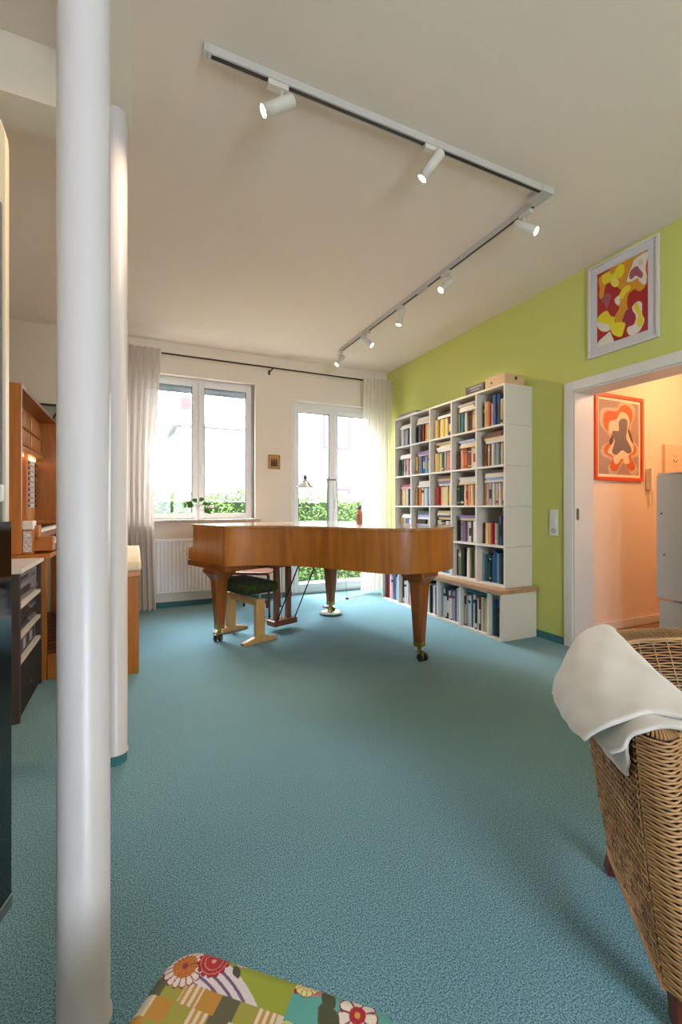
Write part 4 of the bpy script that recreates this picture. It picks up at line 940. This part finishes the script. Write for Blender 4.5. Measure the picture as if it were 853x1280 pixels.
# ------------------------------------------------------------------ left foreground: arched cabinet, small shelf, television
ac = thing('arched_panel', (-.75, 2.3, 0), 'tall cream arched panel with grey door at the left frame edge', 'panel')
M_cream = mat('cream_lacquer', (232, 216, 190), .5)
yF = 2.10; xc, hw = -.818, .368
poly = [(xc - hw, 0.001), (xc + hw, 0.001), (xc + hw, 2.53)] + [(xc + hw * math.cos(a), 2.53 + .26 * math.sin(a) ** 1.0) for a in [math.pi * i / 24 for i in range(1, 24)]] + [(xc - hw, 2.53)]
b = MB(); Mx = Matrix(((1, 0, 0, 0), (0, 0, -1, yF + .05), (0, 1, 0, 0), (0, 0, 0, 1)))
b.prism([(x, z) for x, z in poly], 0, .05, Mx); flat_fix(b.build('body', M_cream, ac, bevel=.003))
bx(xc - hw + .02, xc + hw - .010, yF - .02, yF - .0005, .08, 2.28).build('door', mat('grey_door', (112, 112, 112), .3), ac, bevel=.003)
bx(xc + hw - .020, xc + hw - .016, yF - .022, yF - .0205, .09, 2.27).build('door_edge', M_gasket, ac)
bx(xc + hw - .028, xc + hw - .024, yF - .004, yF - .0005, 2.43, 2.50).build('keyhole', M_gasket, ac)
t = thing('wall_shelf', (-.6, 2.0, 1.18), 'small white box fixed to the arched panel above the television', 'box')
bx(-.62, -.450, yF - .06, yF - .0225, 1.14, 1.205).build('case', M_lac, t, bevel=.004)
bx(-.615, -.455, yF - .066, yF - .0605, 1.148, 1.197).build('front_cover', M_lac, t, bevel=.003)
tv = thing('television', (-.5, .9, 0), 'black glossy television screen with silver lower edge at the left frame edge', 'television')
def tb(name, a, m, bevel=.002):
    return MB().box(*a, R).build(name, m, tv, bevel=bevel)
R = Matrix.Translation((-.294, 1.345, 0)) @ Matrix.Rotation(math.radians(253.2), 4, 'Z')   # local +x runs along the screen, away from its far edge
tb('screen_panel', (0, .62, -.02, .02, .17, 1.085), mat('screen_black', (10, 11, 14), .06, spec=.7))
tb('lower_edge', (0.0, .62, -.022, .022, .14, .169), M_steel)
tb('stand_neck', (.33, .39, -.015, .015, .03, .139), M_black)
tb('stand_foot', (.28, .60, -.22, .02, .0005, .03), M_black)

# ------------------------------------------------------------------ patterned footstool
ZS = .40
def on(x, y): p = onz(x, y, ZS); return p.xy
fs_c = on(226, 1170); E1 = Vector((.75, -.66)).normalized(); E2 = Vector((-E1.y * -1, 0)); E2 = Vector((E1.y, -E1.x))
if E2.y > 0: E2 = -E2
FS = .385
def loc(px, py): d = on(px, py) - fs_c; return d.dot(E1), d.dot(E2)
ft = thing('footstool', (*(fs_c + E1 * FS / 2 + E2 * FS / 2), 0), 'square footstool with patchwork flower and check fabric in the foreground', 'footstool')
CK = {'d': (96, 92, 66), 'c': (214, 196, 170), 'o': (190, 132, 48), 'g': (160, 150, 62), 's': None}
rows = ['dgsodgscdg', 'cogsdcogsd', 'ogdcsgodcs', 'gcodgscogd', 'dsgocdsgoc', 'ogcsdgocsd', 'cdgosgcdog', 'gosdcgosdc', 'scgodscgod', 'dgscogdgsc', 'ogdcsgodcs', 'gcodgscogd']
d1 = loc(232, 1206); d2 = loc(268, 1200); d3 = loc(385, 1227); d4 = loc(447, 1268); d5 = loc(304, 1199)
yb = (loc(187, 1215)[1] + loc(307, 1246)[1]) / 2; xbnd = (loc(373, 1214)[0] + loc(362, 1262)[0]) / 2
leaves = [(loc(411, 1247), .012, .02), (loc(411, 1274), .018, .03), (loc(296, 1213), .007, .014)]
def circ(a, b, c):
    ax, ay, bx_, by_, cx, cy = *a, *b, *c; D = 2 * (ax * (by_ - cy) + bx_ * (cy - ay) + cx * (ay - by_))
    ux = ((ax * ax + ay * ay) * (by_ - cy) + (bx_ * bx_ + by_ * by_) * (cy - ay) + (cx * cx + cy * cy) * (ay - by_)) / D
    uy = ((ax * ax + ay * ay) * (cx - bx_) + (bx_ * bx_ + by_ * by_) * (ax - cx) + (cx * cx + cy * cy) * (bx_ - ax)) / D
    return ux, uy, math.hypot(ax - ux, ay - uy)
arc_c = circ(loc(242, 1177), loc(296, 1214), loc(320, 1252))
def fab(u, v):
    a, b_ = u * FS, v * FS
    def fl(cx, cy, r, n, pc, oc, cc, inner):
        dx, dy = a - cx, b_ - cy; R_ = math.hypot(dx, dy); 
        if R_ > r: return None
        th = math.atan2(dy, dx) * n / 6.2832; fr = abs(th - round(th)) * 2
        lim = r * (1 - .18 * fr ** 3)
        if R_ > lim: return None
        if R_ < r * .14: return cc
        if R_ < r * inner:
            return oc if fr < .86 else (120, 40, 40)
        if fr > .80 or R_ > lim * .93: return (140, 34, 44)
        return pc
    q = fl(*d2, .026, 14, (178, 34, 36), (186, 44, 44), (222, 160, 150), .5)
    if q:
        R_ = math.hypot(a - d2[0], b_ - d2[1]); return (214, 130, 110) if abs(R_ - .014) < .0008 or abs(R_ - .020) < .0007 else q
    q = fl(*d1, .034, 17, (232, 206, 196), (198, 116, 40), (150, 50, 70), .55)
    if q: return q
    q = fl(*d5, .011, 9, (232, 206, 196), (200, 90, 70), (150, 50, 70), .3)
    if q: return q
    for (lc, w_, h_) in leaves:
        x_, y_ = a - lc[0], b_ - lc[1]; rx, ry = (x_ + y_) * .707, (x_ - y_) * .707
        if abs(rx) / h_ + (ry / w_) ** 2 < .8: return (74, 78, 52)
    if a > xbnd:
        q = fl(*d4, .030, 7, (230, 214, 200), (178, 34, 46), (210, 150, 60), .4)
        if q: return q
        q = fl(*d3, .021, 12, (220, 204, 130), (226, 210, 140), (200, 180, 100), .9)
        if q: return q
        if math.hypot(a - xbnd - .004, b_ - .014) < .012: return (178, 30, 34)
        if b_ < .014 + .010 * math.sin(a * 60) and a < xbnd + .08: return (204, 122, 122)
        if math.hypot(a - xbnd - .088, b_ - .03) < .010: return (206, 176, 132)
        if b_ > yb + .004 and a < xbnd + .035:
            R_ = math.hypot(a - xbnd - .01, b_ - yb - .03); return (206, 196, 120) if int(R_ / .0032) % 2 else (112, 120, 60)
        return (92, 160, 150)
    if b_ < yb:
        R_ = arc_c[2] - math.hypot(a - arc_c[0], b_ - arc_c[1])
        if R_ > .052: return (206, 186, 150)
        if R_ > 0: return (116, 84, 120) if .012 < R_ and (R_ % .012) < .0042 else (222, 206, 204)
        return (150, 158, 48)
    rw = int((b_ - yb) / .0285); sh_ = rw * .35
    cc = (a + .004 + (rw % 2) * .004) / .030; key = rows[rw % 12][int(cc) % 10]
    if key == 's': return (198, 140, 56) if int(a / .0052) % 2 else (222, 204, 182)
    return CK[key]
# cushion top follows a rounded square
M_fab = attr_mat('patchwork_fabric', .85, .15, 900)
b = MB(); N_ = 300; rr_ = .05; h_ = FS / 2
def rsq(u, v):
    # map the unit square on a rounded square plan, with the edges rolling down
    x, y = (u - .5) * 2, (v - .5) * 2; m_ = max(abs(x), abs(y)); 
    X, Y = x * h_, y * h_
    ax, ay = abs(X), abs(Y)
    if m_ > 0:
        # pull corner points onto the rounded corner
        sc_ = 1.0
        kx, ky = abs(x) / m_ * h_, abs(y) / m_ * h_
        ex, ey = kx - (h_ - rr_), ky - (h_ - rr_)
        if ex > 0 and ey > 0:
            # ray from centre to border intersect rounded corner
            dx, dy = kx, ky; cxx = h_ - rr_; A_ = dx * dx + dy * dy; B_ = -2 * (dx + dy) * cxx; C_ = 2 * cxx * cxx - rr_ * rr_
            sc_ = (-B_ + math.sqrt(max(0, B_ * B_ - 4 * A_ * C_))) / (2 * A_)
        X *= sc_; Y *= sc_
    e = max(0, (m_ - .88) / .12); z = ZS - .016 * e ** 2.2 - .0015
    return X, Y, z
ctr = fs_c + (E1 + E2) * h_
def FP_(i, j):
    X, Y, z = rsq(i / (N_ - 1), j / (N_ - 1)); p = ctr + E1 * X + E2 * Y; return Vector((p.x, p.y, z))
b.smooth = True; b.grid(FP_, N_, N_); o = b.build('fabric_top', M_fab, ft, smooth=True)
ca = o.data.color_attributes.new('Col', 'FLOAT_COLOR', 'POINT'); buf = []
for j in range(N_):
    for i in range(N_): X, Y, z = rsq(i / (N_ - 1), j / (N_ - 1)); buf += [*lin(fab(X / FS + .5, Y / FS + .5)), 1]
ca.data.foreach_set('color', buf)
rp = []
for sx, sy, a0 in ((1, 1, 0), (-1, 1, 1), (-1, -1, 2), (1, -1, 3)):
    for i in range(8): a = (a0 + i / 7) * math.pi / 2; q = ctr + E1 * (sx * (h_ - rr_) + rr_ * math.cos(a)) + E2 * (sy * (h_ - rr_) + rr_ * math.sin(a)); rp.append((q.x, q.y))
flat_fix(MB().prism(rp, ZS - .075, ZS - .0176).build('side_band', mat('red_stripe_fabric', (150, 60, 60), .9, var=.4, vscale=60), ft))
sm_ = [(ctr.x + (x - ctr.x) * .93, ctr.y + (y - ctr.y) * .93) for x, y in rp]
flat_fix(MB().prism(sm_, ZS - .12, ZS - .0755).build('wooden_frame', M_beech, ft))
for sx in (-1, 1):
    for sy in (-1, 1):
        q = ctr + E1 * sx * .13 + E2 * sy * .13; q2 = ctr + E1 * sx * .145 + E2 * sy * .145
        MB().cyl((q2.x, q2.y, 0.0005), (q.x, q.y, ZS - .12), .015, .022, n=14).build('leg', M_beech, ft)

# ------------------------------------------------------------------ wicker armchair
O2 = Vector((1.03, .56)); Bv = Vector((.65, .76)).normalized(); Sv = Vector((Bv.y, -Bv.x))
wc = thing('wicker_armchair', (*(O2 + Bv * .3 + Sv * .35), 0), 'woven natural wicker armchair at the right frame edge with a blanket on its arm', 'armchair')
WD = .74
def C3(b_, s_, z): p = O2 + Bv * b_ + Sv * s_; return Vector((p.x, p.y, z))
def shell(q, v, off_=0):
    """q in 0..1 runs front-left arm -> back -> front-right arm, v in 0..1 from bottom to top"""
    fb, ft_ = 0.0, .085                     # front edge, bottom and top
    bb_, bt = .46, .76                      # back edge, bottom and top
    f = fb + (ft_ - fb) * v; bk = bb_ + (bt - bb_) * v ** 1.1
    fl = .03 * math.sin(v * 1.4) + off_; r = .10 + .03 * v
    s0, s1 = -fl, WD + fl
    L1_ = bk - f - r; L2_ = (s1 - s0) - 2 * r; Lc = r * math.pi / 2; tot = 2 * L1_ + L2_ + 2 * Lc; d = q * tot
    if d < L1_: b_, s_ = f + d, s0; zt = .60 + .015 * (d / L1_); nx = (0, -1)
    elif d < L1_ + Lc: a = (d - L1_) / r; b_, s_ = bk + off_ - r + r * math.sin(a), s0 + r - r * math.cos(a)
    elif d < L1_ + Lc + L2_: s_ = s0 + r + (d - L1_ - Lc); b_ = bk + off_
    elif d < tot - L1_: a = (d - L1_ - Lc - L2_) / r; b_, s_ = bk + off_ - r + r * math.cos(a), s1 - r + r * math.sin(a)
    else: b_, s_ = bk - r - (d - (tot - L1_)), s1
    e = max(0, 1 - abs(q - .5) / .26); zt = .605 + .07 * math.sin(e * math.pi / 2) ** 1.2
    return C3(b_, s_, .10 + (zt - .10) * v)
M_wick = mat('wicker_cane', (186, 142, 94), .5, var=.22, vscale=9); M_wickgap = mat('wicker_gap_shade', (48, 28, 16), .8)  # the near-black colour paints the shadow between the woven strands
M_wick2 = mat('wicker_cane_brown', (186, 138, 92), .5, var=.35, vscale=12)
def shellN(q, v, off_, dn):
    p = shell(q, v, off_); e = 1e-3; a = shell(min(1, q + e), v, off_) - shell(max(0, q - e), v, off_); b_ = shell(q, min(1, v + e), off_) - shell(q, max(0, v - e), off_)
    n = a.cross(b_); n = n.normalized() if n.length > 1e-9 else Vector((0, 0, 1)); return p + n * dn
M_wickl = mat('wicker_cane_pale', (206, 166, 118), .5, var=.15, vscale=9); M_wickb = mat('wicker_cane_tan', (140, 96, 58), .5, var=.25, vscale=12)
rw_ = random.Random(5)
def weave(name, off_, nrow, nst, v0, v1, rad, amp, m, sgn):
    b = MB(); smp = nst * 4
    for r in range(nrow):
        v = v0 + (v1 - v0) * r / (nrow - 1); pts = []
        for i in range(smp + 1):
            q = i / smp; pts.append(shellN(q, v, off_, sgn * amp * math.cos(math.pi * (q * nst + (r % 2)))))
        b.m = rw_.choice((0, 0, 1, 2)); b.tube(pts, rad, 5)
    o = b.build(name, [m, M_wickl, M_wickb], wc, smooth=True); o['kind'] = 'stuff'; return o
NS = 44
weave('outer_weave', .012, 66, NS, .012, .985, .0020, .0062, M_wick, 1)
weave('inner_weave', -.075, 44, NS, .40, .985, .0025, .0055, M_wick2, 1)
b = MB()
for i in range(NS + 1):
    q = i / NS; b.tube([shellN(q, v / 12, .012, 0) for v in range(13)], .0026, 5)
    b.tube([shellN(q, .4 + v / 20, -.075, 0) for v in range(13)], .0026, 5)
o = b.build('stakes', M_wick, wc, smooth=True); o['kind'] = 'stuff'
b = MB(); b.smooth = True
for of in (-.002, -.062): b.grid(lambda i, j: shell(i / 100, (.01 + j / 10 * .97) if of > 0 else (.38 + j / 10 * .60), of), 101, 11)
b.build('gap_shade_sheet', M_wickgap, wc, smooth=True)  # added dark backing, its colour stands in for shade in the weave gaps
# rolled rim on top: strands crossing from outside to inside
b = MB(); NR_ = 230
for i in range(NR_ + 1):
    q = i / NR_; q2 = min(1, q + .012); a = shell(q, 1, .016); c_ = shell(q2, 1, -.078); pts = []
    for j in range(9):
        w_ = j / 8; pts.append(a.lerp(c_, w_) + Vector((0, 0, .026 * math.sin(math.pi * w_) - .004)))
    b.tube(pts, .0027, 5)
o = b.build('rolled_rim', M_wick, wc, smooth=True); o['kind'] = 'stuff'
b = MB(); b.smooth = True
b.grid(lambda i, j: shell(i / 120, 1, .014).lerp(shell(i / 120, 1, -.076), j / 6) + Vector((0, 0, .017 * math.sin(math.pi * j / 6) - .008)), 121, 7)
b.build('rim_gap_shade', M_wickgap, wc, smooth=True)  # dark sheet under the rim strands, gap shade put into its colour
for vv, rad in ((1.0, .007), (.0, .006)):
    MB().tube([shell(i / 90, vv, .016) for i in range(91)], rad, 8).build('rim_cane' if vv else 'base_cane', M_wick, wc, smooth=True)
MB().tube([shell(i / 90, 1, -.078) for i in range(91)], .006, 8).build('rim_cane', M_wick, wc, smooth=True)
# arm fronts
for q in (0, 1):
    b = MB(); gap_sheet = MB(); gap_sheet.smooth = True
    def fr(v, w_):
        a = shell(q, v, .014); c_ = shell(q, v, -.076) ; p = a.lerp(c_, w_); bulge = .035 * math.sin(math.pi * w_); return p - Vector((Bv.x, Bv.y, 0)) * bulge
    for r in range(68):
        v = .012 + .973 * r / 67; b.tube([fr(v, j / 10) + Vector((0, 0, 0)) - Vector((Bv.x, Bv.y, 0)) * (.003 * math.cos(math.pi * (j * .5 + r))) for j in range(11)], .0031, 5)
    o = b.build('arm_front_weave', M_wick, wc, smooth=True); o['kind'] = 'stuff'
    gap_sheet.grid(lambda i, j: fr(j / 10, i / 8) + Vector((Bv.x, Bv.y, 0)) * .006, 9, 11); gap_sheet.build('arm_front_gap_shade', M_wickgap, wc)  # shade-coloured backing added behind the arm front strands
    # top cap of the arm end
    b = MB()
    for i in range(12):
        w_ = (i + .5) / 12; p = fr(1, w_); c_ = shell(q, 1, .014).lerp(shell(q, 1, -.076), .5) + Vector((Bv.x, Bv.y, 0)) * .03 + Vector((0, 0, .024))
        b.tube([p, p.lerp(c_, .5) + Vector((0, 0, .012)), c_], .0036, 5)
    b.build('arm_cap', M_wick, wc, smooth=True)
# seat and legs
b = MB()
for i in range(26):
    s_ = .07 + (WD - .14) * i / 25; b.tube([C3(.02, s_, .36), C3(.28, s_, .355), C3(.58, s_, .36)], .010, 6)
o = b.build('seat', M_wick2, wc, smooth=True); o['kind'] = 'stuff'
MB().tube([C3(.0, .05, .35), C3(.0, WD - .05, .35)], .014, 8).build('seat_front_rail', M_wick, wc)
def wleg(b_, s_, db, ds):
    mb = MB(); p = C3(b_, s_, 0); M = Matrix.Translation(p)
    vs = []
    for z, w_, dbb, dss in ((.0005, .022, db, ds), (.13, .028, 0, 0)):
        for x, y in ((-1, -1), (1, -1), (1, 1), (-1, 1)): vs.append(C3(b_ + dbb + x * w_, s_ + dss + y * w_, z))
    mb.add(vs, [(0, 1, 2, 3)[::-1], (4, 5, 6, 7), (0, 1, 5, 4), (1, 2, 6, 5), (2, 3, 7, 6), (3, 0, 4, 7)]); flat_fix(mb.build('leg', M_redwood, wc, bevel=.003))
wleg(.03, .03, -.01, -.0); wleg(.42, .035, .03, -.02); wleg(.03, WD - .03, -.01, 0); wleg(.42, WD - .035, .03, .02)

# blanket draped over the arm
M_blk = mat('cream_fleece', (226, 218, 208), .95, spec=.1, sheen=.4, bump=.5, bscale=500)
def pz(x, y, Z):     # point at pixel direction and forward distance Z: used only to read sizes off the picture
    u = (x - CXP) / FP; return Vector(((SY + u * CY) * Z, (CY - u * SY) * Z, HC + (HYP - y) / FP * Z))
bl = thing('fleece_blanket', (*C3(.5, .0, 0).xy, .60), 'cream white fleece blanket draped over the arm and back corner of the wicker armchair', 'blanket')
def sheet(name, rowsP, th=.012, k=7):
    R_ = [spline(r, k) for r in rowsP]; n = len(R_[0]); cols = [spline([r[i] for r in R_], k) for i in range(n)]; m_ = len(cols[0])
    b = MB(); b.smooth = True; b.grid(lambda i, j: cols[i][j] + Vector((.002 * math.sin(i * .9 + j * .4), .002 * math.cos(j * .7), .0025 * math.sin(i * .5) * math.cos(j * .6))), n, m_)
    return flat_fix(b.build(name, M_blk, bl, smooth=True, solid=th, sub=1))
# rows run from the inner side of the rim over the crest to the outer hem; columns from the back corner to the arm front
def crow(rows_): return [[C3(*p) for p in r] for r in rows_]
sheet('upper_fold', crow([
    [(.80, .15, .60), (.60, .14, .585), (.40, .13, .58), (.22, .13, .58), (.04, .13, .58)],
    [(.80, .11, .665), (.62, .10, .658), (.42, .10, .65), (.24, .10, .648), (.05, .10, .645)],
    [(.78, .05, .672), (.60, .05, .668), (.42, .05, .660), (.24, .05, .655), (.07, .05, .652)],
    [(.69, -.03, .650), (.54, -.035, .655), (.38, -.04, .655), (.24, -.04, .648), (.09, -.02, .642)],
    [(.57, -.09, .612), (.46, -.10, .628), (.33, -.10, .630), (.21, -.10, .622), (.09, -.075, .615)],
    [(.48, -.135, .575), (.40, -.145, .592), (.29, -.145, .588), (.19, -.14, .585), (.10, -.125, .578)],
    [(.41, -.160, .540), (.35, -.165, .545), (.26, -.160, .536), (.18, -.158, .548), (.12, -.145, .548)]]), .014)
sheet('middle_fold', crow([
    [(.36, .07, .632), (.24, .07, .632), (.12, .07, .632), (.03, .07, .632)],
    [(.36, -.01, .634), (.24, -.01, .634), (.12, -.01, .636), (.05, .01, .634)],
    [(.36, -.065, .612), (.24, -.065, .612), (.13, -.06, .612), (.06, -.045, .608)],
    [(.34, -.09, .57), (.24, -.09, .568), (.14, -.085, .565), (.07, -.07, .568)],
    [(.32, -.105, .53), (.24, -.10, .525), (.16, -.098, .53), (.09, -.09, .538)]]), .012)
sheet('lower_fold', crow([
    [(.40, -.055, .618), (.30, -.056, .618), (.19, -.056, .618), (.10, -.052, .616)],
    [(.39, -.075, .57), (.29, -.070, .57), (.18, -.064, .57), (.09, -.056, .57)],
    [(.37, -.078, .52), (.28, -.070, .515), (.17, -.062, .515), (.09, -.054, .52)],
    [(.34, -.075, .492), (.26, -.068, .480), (.17, -.060, .476), (.10, -.054, .488)]]), .010)

# ------------------------------------------------------------------ outside
gd = bx(-14, 22, YB + .3, 26, -.25, -.12).build('garden_ground', mat('paving', (140, 138, 130), .9, var=.1)); tag(gd, 'pale paved garden ground outside the windows', 'ground', kind='structure')
M_hedge = mat('hedge_leaf', (86, 116, 44), .6, var=.5, vscale=3)
hd = thing('garden_hedge', (3.5, 7.2, -.12), 'clipped green hedge outside behind the window and garden door', 'hedge')
b = MB(); rnd = random.Random(3)
for i in range(24000):
    x = rnd.uniform(-2.5, 7.5); f = rnd.random()
    if f < .6: y = 6.95 + rnd.random() ** 2 * .2; z = rnd.uniform(-.1, 1.32 + .05 * math.sin(x * 5))
    else: y = rnd.uniform(6.95, 7.5); z = 1.30 + rnd.uniform(-.12, .10) + .05 * math.sin(x * 5)
    s = rnd.uniform(.022, .042); d = Vector((rnd.gauss(0, 1), rnd.gauss(0, 1), rnd.gauss(0, .7))).normalized(); e = d.orthogonal().normalized(); p = Vector((x, y, z))
    b.add([p - d * s, p + e * s * .45, p + d * s, p - e * s * .45], [(0, 1, 2, 3)])
o = b.build('foliage', M_hedge, hd); o['kind'] = 'stuff'
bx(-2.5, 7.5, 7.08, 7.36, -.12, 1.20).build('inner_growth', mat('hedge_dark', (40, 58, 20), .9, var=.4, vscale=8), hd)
M_ext = mat('white_render', (236, 234, 230), .9)
h1 = thing('neighbour_house', (5.5, 13, -.12), 'white neighbouring house with dark red window frames beyond the garden door', 'house')
bx(2.9, 9.5, 12.4, 16, -.12, 7).build('wall', M_ext, h1)
M_rw = mat('red_window_frame', (92, 24, 30), .5)
for (x0, x1, z0, z1) in ((5.2, 5.95, 2.95, 4.75), (5.55, 5.95, 1.25, 1.62), (7.4, 8.4, 2.95, 4.75)):
    f_ = MB().box(x0 - .08, x0, 12.34, 12.399, z0 - .08, z1 + .08).box(x1, x1 + .08, 12.34, 12.399, z0 - .08, z1 + .08).box(x0, x1, 12.34, 12.399, z0 - .08, z0).box(x0, x1, 12.34, 12.399, z1, z1 + .08).build('window', M_rw, h1)
    bx(x0, x1, 12.37, 12.399, z0, z1).build('pane', mat('far_pane', (170, 180, 196), .1), f_)
h2 = thing('garden_house', (-1, 12, -.12), 'white house with jutting eave seen through the left window', 'house')
bx(-5.5, .15, 10.4, 15, -.12, 3.22).build('wall', M_ext, h2)
bx(-5.8, 1.05, 9.75, 15.2, 3.23, 3.36).build('eave', mat('eave_white', (240, 236, 232), .8), h2)
bx(.86, 1.06, 9.70, 9.745, 3.14, 3.40).build('fascia', mat('fascia_brown', (80, 36, 30), .6), h2)
MB().tube([(.9, 9.9, 3.22), (.98, 10.2, 2.9), (.7, 10.33, 2.6)], .018, 8).build('downpipe', M_ext, h2)
h3 = thing('low_annex', (1.6, 13.5, -.12), 'pale flat-roofed annex seen through the right window sash', 'house')
bx(.9, 2.8, 11.0, 13.5, -.12, 3.0).build('wall', mat('annex_render', (170, 172, 174), .9), h3)
bx(.8, 2.85, 10.85, 13.6, 3.01, 3.06).build('roof_slab', mat('roof_grey', (130, 130, 130), .8), h3)
bx(1.5, 2.8, 10.95, 10.998, 1.78, 1.81).build('balcony_rail', MC['roof_grey'], h3)
